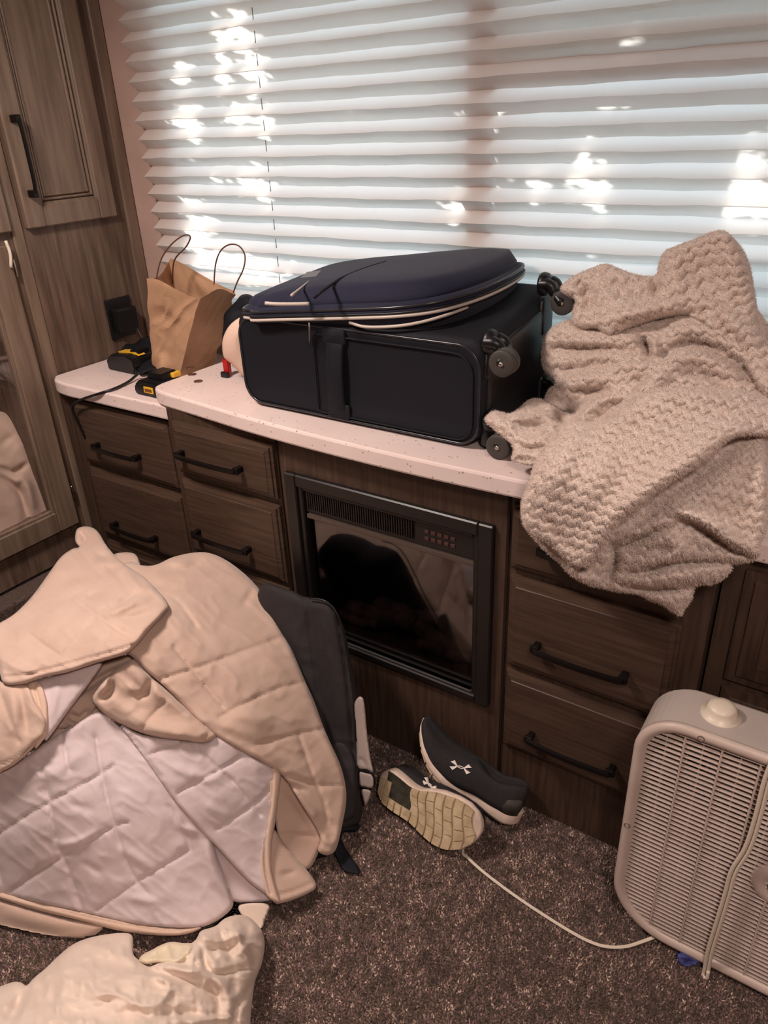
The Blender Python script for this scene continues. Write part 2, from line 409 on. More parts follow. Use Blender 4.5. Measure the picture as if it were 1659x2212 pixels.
CX0, CX1 = -1.60, -.165
cab = empty('fireplace_cabinet', (-.9, 1.4, 0), 'long dark wood cabinet with two drawer stacks around an electric fireplace', 'cabinet')
bm = bmesh.new()
FX0, FX1, FZ0, FZ1 = -1.185, -.607, .283, .778
add_box(bm, (CX0, FACE, 0), (FX0+.01, YW-.01, .872)); add_box(bm, (FX1-.01, FACE, 0), (CX1, YW-.01, .872))
add_box(bm, (FX0+.01, FACE, 0), (FX1-.01, YW-.01, FZ0+.01)); add_box(bm, (FX0+.01, FACE, FZ1-.01), (FX1-.01, YW-.01, .872))
bm_obj('carcass', bm, woodV, cab)
for i, (z0, z1, hz) in enumerate(((.692, .842, .768), (.437, .672, .526), (.19, .418, .268))):
    drawer(cab, -1.575, -1.215, z0, z1, FACE, (-1.535, -1.32) if i else (-1.545, -1.31), [.762, .52, .28][i])
    drawer(cab, -.565, -.208, z0, z1, FACE, (-.497, -.287), hz)
for x in (-1.208, -.577): box('stile_shade_strip', (x-.003, FACE-.004, .0), (x+.003, FACE+.002, .872), woodD, cab)  # raised dark strips, the shade of a groove put into their colour


# counter over the fireplace: bowed front edge, rounded corners
def slab(name, outline, z0, z1, m_, r=.006):
    n = len(outline); P = np.array(outline)
    c = P.mean(0)
    def off(d):
        out = []
        for i in range(n):
            t = P[(i+1) % n]-P[i-1]; t /= np.linalg.norm(t); nn = np.array([-t[1], t[0]])
            out.append(P[i]+nn*d)
        return out
    rings = [[(x, y, z0) for x, y in off(r)], [(x, y, z0+r*.3) for x, y in off(r*.3)], [(x, y, z0+r) for x, y in P], [(x, y, z1-r) for x, y in P], [(x, y, z1-r*.3) for x, y in off(r*.3)], [(x, y, z1) for x, y in off(r)]]
    return loft(name, rings, m_, None, smooth=False)
back = YW-.003
lc = [(-1.665, back), (-1.672, 1.56), (-1.676, 1.36)]+[tuple(p) for p in catmull([(-1.676, 1.335), (-1.668, 1.308), (-1.64, 1.288), (-1.60, 1.279)], 5)]
fr = [tuple(p) for p in catmull([(-1.60, 1.279), (-1.43, 1.262), (-1.27, 1.245), (-1.06, 1.232), (-.80, 1.227), (-.54, 1.235), (-.35, 1.25), (-.20, 1.268)], 4)][1:]
rc = [tuple(p) for p in catmull([(-.14, 1.29), (-.12, 1.32), (-.117, 1.36)], 4)]+[(-.117, back)]
ct = slab('countertop', lc+fr+rc, .8725, .914, counterm)
tag(ct, 'raised white speckled countertop with a gently curved front above the fireplace', 'countertop')
w1 = [(XW+.004, back), (XW+.004, 1.33)]+[tuple(p) for p in catmull([(-2.155, 1.318), (-2.12, 1.293), (-2.06, 1.283), (-2.0, 1.283)], 5)]+[(-1.604, 1.288), (-1.604, back)]
wl = slab('countertop', w1, .830, .8715, counterm)
tag(wl, 'lower white countertop wing in the corner under the paper bag', 'countertop')
w2 = [(CX1+.004, back), (CX1+.004, 1.29), (1.19, 1.29), (1.19, back)]
wr = slab('countertop', w2, .830, .8715, counterm)
tag(wr, 'lower white countertop wing at the right behind the blanket hem', 'countertop')

cl = empty('corner_drawer_unit', (-1.9, 1.5, 0), 'dark wood drawer unit in the corner below the lower countertop', 'cabinet')
box('carcass', (XW+.004, WING, 0), (CX0-.003, YW-.01, .8295), woodV, cl)
for z0, z1, hz in ((.602, .812, .683), (.335, .582, .405), (.08, .31, .19)):
    drawer(cl, -2.075, -1.635, z0, z1, WING, (-1.985, -1.775), hz)
cr = empty('wing_cabinet', (.4, 1.5, 0), 'dark wood door cabinet at the right edge behind the box fan', 'cabinet')
box('carcass', (CX1+.004, WING, 0), (1.19, YW-.01, .8295), woodV, cr)
for x0, x1 in ((-.125, .22), (.25, .60)):
    dr = frustum_front('door', x0, x1, .55, .80, WING, .022, .05, woodV, cr)
    dr = frustum_front('door', x0, x1, .08, .53, WING, .022, .05, woodV, cr)

# electric fireplace
fp = empty('electric_fireplace', (-.896, 1.28, .28), 'black electric fireplace insert with fake logs behind glass', 'fireplace')
bm = bmesh.new()
def ringframe(bm, x0, x1, z0, z1, t, y0, y1):
    add_box(bm, (x0, y0, z0), (x0+t, y1, z1), .003, 1); add_box(bm, (x1-t, y0, z0), (x1, y1, z1), .003, 1)
    add_box(bm, (x0+t, y0, z0), (x1-t, y1, z0+t*.6), .003, 1); add_box(bm, (x0+t, y0, z1-t*.9), (x1-t, y1, z1), .003, 1)
ringframe(bm, FX0, FX1, FZ0, FZ1, .036, FACE-.014, FACE+.01)
ringframe(bm, FX0+.03, FX1-.03, FZ0+.012, FZ1-.026, .02, FACE-.006, FACE+.03)
bm_obj('outer_frame', bm, firebl, fp)
bm = bmesh.new(); add_box(bm, (-1.14, FACE+.004, .672), (-.652, FACE+.03, .748), .002)
bm_obj('control_panel', bm, firebl, fp)
for k in range(46):
    x = -1.125+k*.0068
    if -.99 < x < -.86 and False: continue
    box('vent_slat', (x, FACE-.002, .684), (x+.0028, FACE+.006, .738), firebl, fp)
bm = bmesh.new()
for i in range(5):
    for j in range(2): add_box(bm, (-.785+i*.017, FACE+.001, .690+j*.018), (-.774+i*.017, FACE+.005, .699+j*.018), .001)
bm_obj('button_row', bm, mat('dim_red_brown_print', (74, 44, 40), .5), fp)
box('top_trim', (-1.128, FACE-.004, .660), (-.655, FACE+.014, .671), mat('satin_grey_trim', (92, 80, 72), .35, metal=.4), fp, .001)
box('bottom_trim', (-1.128, FACE-.003, .297), (-.655, FACE+.012, .307), mat('satin_trim', (92, 84, 78), .3, metal=.6), fp, .002)
box('glass', (-1.13, FACE+.014, .30), (-.652, FACE+.018, .668), fglass, fp)
bm = bmesh.new()
for a, b_ in (((-1.15, 1.40, .28), (-.64, 1.41, .70)), ((-1.15, 1.30, .28), (-1.14, 1.41, .70)), ((-.65, 1.30, .28), (-.64, 1.41, .70)), ((-1.15, 1.30, .28), (-.64, 1.41, .29)), ((-1.15, 1.30, .69), (-.64, 1.41, .70))): add_box(bm, a, b_)
bm_obj('firebox', bm, firein, fp)
bm = bmesh.new(); bmesh.ops.create_grid(bm, x_segments=40, y_segments=10, size=1)
for v in bm.verts:
    x, y = v.co.x, v.co.y
    v.co = Vector((-.895+x*.235, 1.355+y*.042, .318+.022*float(vnoise(x*9, y*4, 2))+.012*float(vnoise(x*26, y*11, 3))+.012*y))
bm_obj('ember_bed', bm, emberm, fp)
for (a, b_, r) in (((-1.08, 1.36, .345), (-.86, 1.345, .385), .024), ((-.90, 1.35, .38), (-.70, 1.36, .335), .022), ((-1.0, 1.38, .375), (-.78, 1.375, .40), .02), ((-.84, 1.335, .335), (-.68, 1.34, .345), .016), ((-1.10, 1.34, .33), (-.97, 1.335, .345), .015)):
    P = [np.array(a)*(1-t)+np.array(b_)*t+np.array([0, 0, .006*math.sin(t*9)]) for t in np.linspace(0, 1, 12)]
    tube('log', P, [r*(1+.15*math.sin(i*1.9)) for i in range(12)], logm, fp, 12)

# tall cabinet on the left wall (faces +x)
tc_ = empty('tall_cabinet', (-2.35, 1.0, .26), 'tall grey-brown wooden wardrobe cabinet with a lower left mirror door built as clear glass', 'cabinet')
bm = bmesh.new()
add_box(bm, (-2.595, -.2, .262), (XW, .69, ZT-.01)); add_box(bm, (-2.595, 1.20, .262), (XW, YW-.004, ZT-.01))
add_box(bm, (-2.595, .69, .262), (XW, 1.20, .44)); add_box(bm, (-2.595, .69, 1.205), (XW, 1.20, ZT-.01)); add_box(bm, (-2.595, .69, .44), (-2.57, 1.20, 1.205))
bm_obj('carcass', bm, woodP, tc_)
def frame_y(bm, y0, y1, z0, z1, t, x0, x1, bev=.004):
    add_box(bm, (x0, y0, z0), (x1, y0+t, z1), bev, 1); add_box(bm, (x0, y1-t, z0), (x1, y1, z1), bev, 1)
    add_box(bm, (x0, y0+t, z0), (x1, y1-t, z0+t), bev, 1); add_box(bm, (x0, y0+t, z1-t), (x1, y1-t, z1), bev, 1)
bm = bmesh.new()
add_box(bm, (XW, 1.705, .26), (XW+.010, YW-.004, ZT-.01), .002, 1)
add_box(bm, (XW, 1.30, .26), (XW+.006, 1.335, ZT-.01), .002, 1)
bm_obj('face_frame', bm, woodT, tc_)
def rdoor(y0, y1, z0, z1):
    bm = bmesh.new(); frame_y(bm, y0, y1, z0, z1, .062, XW, XW+.022)
    d = bm_obj('door', bm, woodT, tc_)
    bm = bmesh.new(); frame_y(bm, y0+.058, y1-.058, z0+.058, z1-.058, .009, XW, XW+.018, .003)
    frame_y(bm, y0+.069, y1-.069, z0+.069, z1-.069, .008, XW, XW+.013, .003)
    frame_y(bm, y0+.079, y1-.079, z0+.079, z1-.079, .010, XW, XW+.009, .003)
    bm_obj('moulding', bm, woodT, d)
    box('inset_panel', (XW, y0+.085, z0+.085), (XW+.006, y1-.085, z1-.085), woodT, d)
    return d
d1 = rdoor(1.345, 1.662, 1.302, 2.08)
hy = 1.376
bm = bmesh.new()
P = catmull([(XW+.044, hy, 1.39), (XW+.052, hy, 1.42), (XW+.053, hy, 1.49), (XW+.052, hy, 1.56), (XW+.044, hy, 1.59)], 6)
add_tube(bm, P, .0055, 8)
for zz in (1.395, 1.585):
    add_box(bm, (XW+.02, hy-.009, zz-.010), (XW+.050, hy+.009, zz+.010), .003)
bm_obj('handle', bm, blackm, d1)
d2 = rdoor(.95, 1.295, 1.302, 2.08)
# mirror door built as clear glass, an added quilt imitates its reflection
bm = bmesh.new(); frame_y(bm, .62, 1.27, .375, 1.27, .072, XW, XW+.022)
md = bm_obj('mirror_door_clear', bm, woodT, tc_)
bm = bmesh.new(); frame_y(bm, .69, 1.20, .445, 1.20, .012, XW, XW+.017, .003); bm_obj('moulding', bm, woodT, md)
box('pane', (XW+.006, .70, .455), (XW+.010, 1.19, 1.19), glassm, md)
for zz in (.46, 1.18):
    lathe('hinge', [(.0035, 0), (.004, .004), (.004, .046), (.0035, .05)], (XW+.016, 1.276, zz), (0, 0, 1), chrome, tc_, 10)
tube('latch_pull', catmull([at(12, 520, x=XW+.03), at(22, 548, x=XW+.034), at(24, 578, x=XW+.03)], 4), [.0045]*9, ivory, tc_, 8)
# outlet with charger on the panel
ol = empty('wall_charger', (XW+.02, 1.58, .98), 'black power adapter plugged in on the wooden panel above the corner counter', 'charger')
q = [at(228, 650, x=XW+.012), at(282, 645, x=XW+.012), at(288, 732, x=XW+.012), at(240, 738, x=XW+.012)]
y0, y1 = q[0][1], q[1][1]; z0, z1 = q[3][2], q[0][2]
box('cover_plate', (XW+.0005, y0, z0), (XW+.010, y1, z1), blackpl, ol, .003)
box('adapter', (XW+.010, y0+.012, z0+.025), (XW+.045, y1-.008, z1-.03), blackpl, ol, .005)
bm = bmesh.new(); add_tube(bm, catmull([(XW+.04, y1-.02, z0+.03), (XW+.07, y1-.02, z0-.01), (XW+.08, y1+.02, .9), (XW+.12, y1+.02, .877)], 6), .0025, 7)
bm_obj('cable', bm, blackpl, ol, True)

# raised carpeted step the tall cabinet stands on
st = empty('carpeted_step', (-2.3, .8, 0), 'low carpet-covered step under the tall wardrobe cabinet', 'step')
box('riser', (-2.59, -1.2, 0), (-2.095, WING-.03, .25), carpetb, st, .01)

# ceiling lamps
for lx, ly in ((-1.45, .50), (.35, -.1)):
    ll = empty('ceiling_lamp', (lx, ly, ZT), 'round flush ceiling lamp with warm diffuser '+('over the heap of bedding' if lx < 0 else 'between the viewer and the box fan'), 'ceiling lamp', None)
    lathe('lamp_ring', [(.10, 0), (.10, .02), (.085, .03)], (lx, ly, ZT-.03), (0, 0, 1), whitepl, ll)
    lathe('diffuser', [(.03, 0), (.07, .004), (.085, .012), (.085, .02)], (lx, ly, ZT-.042), (0, 0, 1), lampm, ll)

# the quilt added for the mirror door's reflection is sculpted further down

# ------------------------------------------------------------------ cloth sculpting
def rbf(ctrl):
    """smooth surface distance through (px, py, t) control points"""
    c = np.array(ctrl, float); P = c[:, :2]/500; n = len(c)
    def phi(a, b):
        d2 = ((a[:, None]-b[None])**2).sum(-1)+1e-12
        return d2*np.log(d2)*.5
    A = np.zeros((n+3, n+3)); A[:n, :n] = phi(P, P)+np.eye(n)*1e-3; A[:n, n] = 1; A[:n, n+1:] = P; A[n, :n] = 1; A[n+1:, :n] = P.T
    wv = np.linalg.solve(A, np.concatenate([c[:, 2], [0, 0, 0]]))
    def f(x, y):
        sh_ = np.shape(x); Q = np.column_stack([np.ravel(x), np.ravel(y)])/500; out = np.empty(len(Q))
        for i in range(0, len(Q), 20000):
            q = Q[i:i+20000]; out[i:i+20000] = phi(q, P)@wv[:n]+wv[n]+q@wv[n+1:]
        return out.reshape(sh_)
    return f
def pdist(x, y, P, closed=False, chunk=8000):
    """distance to a polyline, side sign, and fraction along it"""
    P = np.array(P, float); A = P if closed else P[:-1]; B = np.roll(P, -1, 0) if closed else P[1:]
    D = B-A; L2 = (D**2).sum(1)+1e-9; L = np.sqrt(L2); cum = np.concatenate([[0], np.cumsum(L)[:-1]]); tot = L.sum()
    Q = np.column_stack([np.ravel(x), np.ravel(y)]); n = len(Q)
    d = np.empty(n); s = np.empty(n); u = np.empty(n); near = np.empty((n, 2))
    for i in range(0, n, chunk):
        q = Q[i:i+chunk]; r = q[:, None]-A[None]
        t = np.clip((r*D[None]).sum(-1)/L2, 0, 1); c = A[None]+t[..., None]*D[None]
        dd = ((q[:, None]-c)**2).sum(-1); k = dd.argmin(1); ar = np.arange(len(q))
        d[i:i+chunk] = np.sqrt(dd[ar, k]); cr_ = D[k, 0]*r[ar, k, 1]-D[k, 1]*r[ar, k, 0]
        s[i:i+chunk] = np.sign(cr_); u[i:i+chunk] = (cum[k]+t[ar, k]*L[k])/tot; near[i:i+chunk] = c[ar, k]
    return d, s, u, near
def inside(x, y, P):
    P = np.array(P); x = np.ravel(x); y = np.ravel(y); r = np.zeros(len(x), bool)
    for a, b_ in zip(P, np.roll(P, -1, 0)):
        c = (a[1] > y) != (b_[1] > y)
        with np.errstate(divide='ignore', invalid='ignore'):
            r ^= c & (x < (b_[0]-a[0])*(y-a[1])/(b_[1]-a[1]+1e-12)+a[0])
    return r
def cloth(out, base, step=5, off=0., rf=14, hf=.014, rb=40, hb=.05, strokes=(), fn=None, n=5, smoothout=True, ymax=False):
    """one folded layer of cloth. out: outline seen from the camera spot; base: surface distance;
    rf/hf rounding of the front, rb/hb fullness of the hidden side, strokes: folds (polyline, width, height[, 'step'])"""
    O = np.array(catmull(out, n, True) if smoothout else out)
    x0, y0 = O.min(0)-step; x1, y1 = O.max(0)+step
    gx = np.arange(x0, x1+step, step); gy = np.arange(y0, y1+step, step)
    X, Y = np.meshgrid(gx, gy); nx, ny = len(gx), len(gy)
    cx = (X[:-1, :-1]+X[1:, 1:])/2; cy = (Y[:-1, :-1]+Y[1:, 1:])/2
    keep = inside(cx, cy, O).reshape(ny-1, nx-1)
    cnt = np.zeros((ny, nx), int)
    for a in (0, 1):
        for b_ in (0, 1): cnt[a:ny-1+a, b_:nx-1+b_] += keep
    used = cnt > 0; bnd = used & (cnt < 4)
    idx = -np.ones((ny, nx), int); idx[used] = np.arange(used.sum())
    x = X[used].copy(); y = Y[used].copy(); bb = bnd[used]
    d, s, u, near = pdist(x, y, O, True)
    x[bb] = near[bb, 0]; y[bb] = near[bb, 1]; d[bb] = 0
    t0 = base(x, y)
    R = ray(x, y); rl = np.sqrt((R**2).sum(1))
    h = hf*np.sqrt(np.clip(1-(1-np.clip(d/rf, 0, 1))**2, 0, 1))
    for st_ in strokes:
        P, wd, am = st_[:3]; am *= 1.35; md = st_[3] if len(st_) > 3 else 'ridge'
        C = catmull(P, 5) if len(P) > 2 else P
        dd, ss, uu, _ = pdist(x, y, C)
        taper = np.sqrt(np.clip(np.sin(np.pi*np.clip(uu*.96+.02, 0, 1)), 0, 1)) if md != 'line' else 1
        if md == 'step':      # high on the left of the stroke, drops across it
            h += am*taper*np.where(ss > 0, np.exp(-(dd/wd)**2)*-.35, np.exp(-(dd/(wd*2.2))**2))
        else: h += am*taper*np.exp(-(dd/wd)**2)
    if fn is not None: h += fn(x, y, d, t0)*np.clip(d/6, 0, 1)
    h += off
    Pf = CAM+R*(t0-h/rl)[:, None]
    hbk = hb*np.sqrt(np.clip(1-(1-np.clip(d/rb, 0, 1))**2, 0, 1))-off
    Pb = CAM+R*(t0+hbk/rl)[:, None]
    Pb[:, 2] = np.maximum(Pb[:, 2], .004); Pb[:, 1] = np.where(Pb[:, 2] < .8, np.minimum(Pb[:, 1], 1.245), Pb[:, 1]) if ymax else Pb[:, 1]; Pf[:, 2] = np.maximum(Pf[:, 2], .013)
    V = list(Pf); nb = len(V); bidx = np.where(bb, np.arange(nb), -1)
    ib = np.where(~bb)[0]; bidx[ib] = nb+np.arange(len(ib)); V += list(Pb[ib])
    F = []
    ys, xs = np.where(keep)
    for j, i in zip(ys, xs):
        a, b_, c, e = idx[j, i], idx[j, i+1], idx[j+1, i+1], idx[j+1, i]
        F.append((a, e, c, b_)); F.append((bidx[a], bidx[b_], bidx[c], bidx[e]))
    return V, F
def build_cloth(name, layers, m_, parent=None):
    V = []; F = []
    for v, f in layers:
        k = len(V); V += v; F += [tuple(i+k for i in q) for q in f]
    F = [q for q in F if len(set(q)) > 2]
    return mesh(name, V, F, m_, parent, True)
def Z5(*p): return [(a/2.026, 1120+b_/2.026) for a, b_ in p]        # crop of the photo used for measuring
def Z4(*p): return [(1040+a/2.572, 480+b_/2.572) for a, b_ in p]

# ---- quilted comforter on the floor
cz = [((200, 1140), .50), ((430, 1190), .50), ((520, 1280), .46), ((590, 1400), .40), ((680, 1550), .26), ((745, 1700), .12), ((700, 1840), .035),
      ((60, 1250), .50), ((0, 1400), .50), ((-30, 1600), .40), ((350, 1320), .545), ((230, 1330), .56), ((250, 1540), .42), ((120, 1600), .40), ((450, 1500), .42), ((560, 1620), .30),
      ((300, 1780), .25), ((100, 1780), .26), ((500, 1950), .05), ((400, 2010), .045), ((200, 1980), .05), ((-20, 1930), .06), ((600, 1900), .06), ((680, 1920), .02), ((-20, 1750), .26), ((450, 1850), .15)]
cbase = rbf([(p[0], p[1], tt(p[0], p[1], z=z)) for p, z in cz])
def quilt(lines, wd=3.6, dep=.0055, puff=.0065, seed=1, wr=.004):
    L = [Z5(*l) for l in lines]
    def fn(x, y, d, t0):
        m_ = np.full(len(x), 1e9)
        for l in L:
            dd, _, _, _ = pdist(x, y, catmull(l, 4) if len(l) > 2 else l); m_ = np.minimum(m_, dd)
        h = -dep*np.exp(-(m_/wd)**2)+puff*(1-np.exp(-m_/26))
        h = h+wr*(vnoise(x/48+y/70, y/36-x/90, seed)+.5*vnoise(x/22, y/18, seed+3))
        wx = x+16*vnoise(x/60, y/60, seed+21); wy = y+16*vnoise(x/60, y/60, seed+22)
        rg = 1-2*np.abs(vnoise((wx*.8+wy*.6)/52, (wy*.8-wx*.6)/20, seed+23)); r3 = 1-2*np.abs(vnoise((wx-wy*.4)/24, (wy+wx*.5)/9, seed+24))
        h = h+wr*.9*(rg**3-.3)+wr*.25*(r3**2-.3)
        # short puckers running away from the stitching
        h = h+.0022*np.exp(-(m_/16)**2)*vnoise(x/9+y/14, y/30, seed+5)
        return h
    return fn
def hemf(P, w_):
    return None
comf = empty('quilted_comforter', (-1.2, .8, 0), 'beige quilted comforter with white lining heaped on the carpet in front of the drawers', 'comforter')
A = Z5((560, 190), (620, 205), (680, 203), (760, 168), (860, 148), (930, 155), (1010, 195), (1100, 270), (1165, 355), (1200, 430), (1240, 510), (1280, 580), (1335, 710), (1375, 800), (1415, 910), (1450, 990), (1490, 1080), (1512, 1170), (1515, 1240), (1500, 1330), (1480, 1420), (1460, 1462), (1425, 1474), (1390, 1452), (1400, 1385), (1320, 1250), (1240, 1130), (1170, 1080), (1100, 1040), (1000, 985), (920, 935), (840, 860), (760, 775), (690, 710), (640, 670), (570, 600), (500, 560), (440, 450), (440, 260))
qa = [[(700, 705), (900, 640), (1120, 560), (1250, 515)], [(960, 870), (1060, 815), (1200, 750), (1330, 715)], [(1120, 990), (1290, 945), (1415, 920)], [(1310, 950), (1350, 1070), (1385, 1165)], [(1230, 1120), (1380, 1165), (1510, 1168)], [(1385, 1165), (1420, 1240), (1430, 1330)], [(760, 560), (980, 830)], [(600, 330), (760, 350), (860, 470)]]
fa = [(Z5((700, 210), (790, 225), (880, 195)), 10, -.012), (Z5((740, 190), (830, 205)), 8, .008), (Z5((1060, 380), (1110, 310)), 8, -.009), (Z5((600, 260), (700, 300), (780, 300)), 12, -.008),
      (Z5((1000, 860), (1120, 880), (1200, 900)), 18, .010), (Z5((1040, 960), (1200, 1000), (1300, 1050)), 16, -.006), (Z5((1220, 1150), (1330, 1190)), 7, -.012), (Z5((1250, 1180), (1350, 1290), (1410, 1380)), 16, .010), (Z5((900, 880), (1050, 930), (1150, 1010)), 14, .008), (Z5((1400, 1400), (1450, 1420), (1490, 1380)), 8, .006)]
LA = cloth(A, cbase, 4.5, .034, 11, .012, 90, .14, fa, quilt(qa, seed=2), ymax=True)
B1 = Z5((1215, 1110), (1300, 1200), (1405, 1385), (1390, 1470), (1345, 1535), (1280, 1480), (1215, 1380), (1200, 1200))
LB1 = cloth(B1, cbase, 5, .004, 8, .008, 30, .04, [(Z5((1240, 1380), (1330, 1385), (1390, 1390)), 4, -.006, 'line'), (Z5((1250, 1180), (1330, 1290), (1390, 1390)), 7, -.008)])
B2 = Z5((1195, 1360), (1235, 1420), (1290, 1480), (1345, 1540), (1385, 1608), (1340, 1645), (1240, 1682), (1190, 1668), (1170, 1500))
LB2 = cloth(B2, cbase, 5, .02, 8, .008, 30, .03, [(Z5((1215, 1650), (1300, 1625), (1375, 1590)), 3, -.005, 'line'), (Z5((1230, 1560), (1290, 1550)), 6, -.006)])
D = Z5((405, 790), (430, 735), (470, 690), (520, 650), (585, 615), (650, 680), (740, 760), (850, 860), (950, 945), (895, 982), (800, 972), (700, 960), (620, 940), (530, 900), (450, 850))
qd = [[(620, 925), (660, 870), (720, 800)]]
fd = [(Z5((590, 770), (640, 760), (665, 700)), 9, -.020), (Z5((560, 730), (600, 760), (640, 750)), 8, .010), (Z5((480, 700), (490, 750), (440, 790)), 8, -.022), (Z5((440, 760), (470, 700), (450, 690)), 7, .012), (Z5((500, 800), (640, 900), (860, 960)), 16, .012), (Z5((880, 970), (920, 940)), 5, -.006), (Z5((560, 650), (660, 740), (780, 840)), 12, .008)]
LD = cloth(D, cbase, 4, .028, 14, .022, 40, .05, fd, quilt(qd, seed=4))
E_ = Z5((240, 905), (330, 770), (420, 650), (500, 610), (590, 600), (640, 660), (520, 700), (480, 780), (420, 830), (360, 900), (280, 920))
fe = [(Z5((340, 770), (440, 700), (560, 640)), 6, -.018), (Z5((300, 860), (350, 880), (390, 840)), 8, -.022), (Z5((290, 890), (350, 900), (400, 850)), 6, .012), (Z5((400, 760), (480, 690)), 6, .015)]
LE = cloth(E_, cbase, 4, -.022, 8, .012, 30, .03, fe)
Fl = Z5((330, 100), (335, 50), (365, 35), (405, 40), (435, 65), (465, 115), (510, 170), (560, 210), (640, 265), (735, 372), (718, 415), (660, 480), (590, 562), (540, 597), (430, 630), (300, 672), (200, 692), (130, 716), (90, 726), (15, 720), (-10, 620), (-40, 520), (-20, 470), (60, 420), (140, 340), (210, 245), (265, 170), (318, 132), (348, 125))
qf = [[(265, 375), (350, 320), (450, 250), (520, 200)], [(265, 605), (350, 510), (430, 420), (520, 340)], [(135, 510), (200, 560), (265, 605)], [(330, 360), (420, 420), (540, 500)], [(360, 150), (400, 200), (440, 245)], [(20, 470), (90, 400)], [(120, 720), (150, 712)]]
ff = [(Z5((20, 695), (140, 680), (300, 635), (450, 595), (590, 550)), 3, -.006, 'line'), (Z5((10, 610), (60, 650), (130, 665), (200, 625)), 5, .006), (Z5((460, 420), (560, 380), (650, 350)), 8, .014), (Z5((480, 400), (560, 350), (620, 320)), 7, -.014), (Z5((500, 440), (600, 430), (690, 400)), 8, -.010), (Z5((380, 350), (430, 315)), 5, -.010),
      (Z5((400, 190), (450, 200), (500, 180)), 8, .010), (Z5((420, 150), (470, 170)), 6, -.012), (Z5((540, 220), (600, 290), (650, 300)), 10, .012), (Z5((210, 270), (270, 220), (330, 170)), 12, .008), (Z5((345, 60), (375, 85), (350, 115)), 5, -.022), (Z5((370, 50), (395, 90)), 5, .010), (Z5((450, 200), (520, 250), (560, 310)), 9, -.008)]
LF_ = cloth(Fl, cbase, 4, .072, 10, .012, 40, .04, ff, quilt(qf, seed=6, wr=.006))
G = Z5((-60, 700), (20, 722), (120, 727), (160, 800), (205, 880), (195, 950), (140, 1010), (60, 1080), (-10, 1115), (-60, 1120))
LG = cloth(G, cbase, 5, .050, 10, .014, 30, .04, [(Z5((40, 740), (60, 850), (50, 960)), 14, .012), (Z5((90, 740), (110, 860), (120, 950)), 8, -.008), (Z5((-10, 1085), (80, 1040), (170, 960)), 3, -.005, 'line')], quilt([[(0, 760), (80, 980)]], seed=7))
J = Z5((490, 165), (540, 148), (590, 155), (612, 190), (612, 225), (560, 240), (500, 230))
LJ = cloth(J, cbase, 5, .01, 12, .02, 30, .04)
I_ = Z5((-60, 1640), (0, 1665), (150, 1710), (300, 1750), (450, 1780), (400, 1832), (330, 1850), (230, 1850), (100, 1832), (0, 1800), (-60, 1780))
LI = cloth(I_, cbase, 5, -.004, 16, .02, 40, .04, [(Z5((0, 1720), (150, 1760), (300, 1790)), 16, .008)])
LX = cloth(Z5((60, 1040), (180, 1000), (300, 960), (460, 850), (480, 760), (380, 700), (250, 800), (150, 900)), cbase, 5, -.035, 10, .01, 30, .04)
build_cloth('beige_face', [LX, LA, LB1, LB2, LD, LE, LF_, LG, LJ, LI], beige, comf)
C1 = Z5((-60, 1110), (0, 1095), (100, 1050), (200, 980), (300, 915), (420, 850), (520, 880), (640, 1000), (760, 1180), (900, 1350), (960, 1500), (1010, 1640), (1018, 1700), (960, 1755), (880, 1790), (780, 1795), (600, 1780), (350, 1725), (150, 1680), (0, 1640), (-60, 1625))
q1 = [[(45, 1635), (270, 1480), (500, 1350), (560, 1330)], [(420, 1720), (600, 1590), (830, 1450)], [(180, 1090), (220, 1260), (250, 1420), (300, 1540), (360, 1715)], [(420, 960), (450, 1140), (490, 1310), (560, 1520), (640, 1640)], [(-20, 1390), (150, 1280), (420, 1130), (500, 1080)], [(-20, 1480), (20, 1640)], [(740, 1260), (810, 1380), (830, 1450)], [(270, 950), (300, 1100)]]
f1 = [(Z5((250, 1430), (330, 1420), (430, 1370)), 9, .008), (Z5((520, 1440), (620, 1500), (700, 1560)), 12, .007), (Z5((770, 1290), (800, 1350), (870, 1370)), 8, .010), (Z5((900, 1400), (930, 1540), (1000, 1660)), 14, .012), (Z5((360, 1500), (450, 1560)), 9, -.006), (Z5((560, 1660), (700, 1680)), 10, .006), (Z5((120, 1140), (260, 1100), (380, 1000)), 18, .009), (Z5((300, 1250), (420, 1280)), 10, -.005)]
L1 = cloth(C1, cbase, 4.5, .004, 9, .010, 110, .40, f1, quilt(q1, seed=8, wr=.0035, puff=.008), ymax=True)
C2 = Z5((470, 870), (530, 900), (620, 945), (760, 968), (900, 980), (950, 950), (1050, 1010), (1130, 1055), (1200, 1095), (1215, 1160), (1200, 1300), (1175, 1420), (1172, 1560), (1195, 1650), (1140, 1630), (1060, 1560), (950, 1440), (880, 1368), (760, 1230), (640, 1060), (540, 930))
q2 = [[(640, 1040), (760, 990), (800, 975)], [(780, 1200), (960, 1100), (1060, 1040)], [(950, 1360), (1100, 1260), (1190, 1180)], [(970, 1100), (1050, 1190), (1140, 1300)], [(580, 950), (640, 1040), (700, 1130)], [(820, 960), (960, 1100)]]
L2 = cloth(C2, cbase, 4, .026, 7, .008, 20, .02, [(Z5((760, 1090), (900, 1140), (960, 1130)), 12, .007), (Z5((900, 1250), (1000, 1310)), 10, .006)], quilt(q2, seed=9, wr=.003))
H = Z5((120, 725), (230, 690), (440, 625), (390, 720), (300, 840), (205, 970), (190, 950), (190, 850), (150, 780))
LH = cloth(H, cbase, 5, .040, 8, .008, 20, .02, [(Z5((260, 720), (240, 800), (220, 880)), 8, .005)])
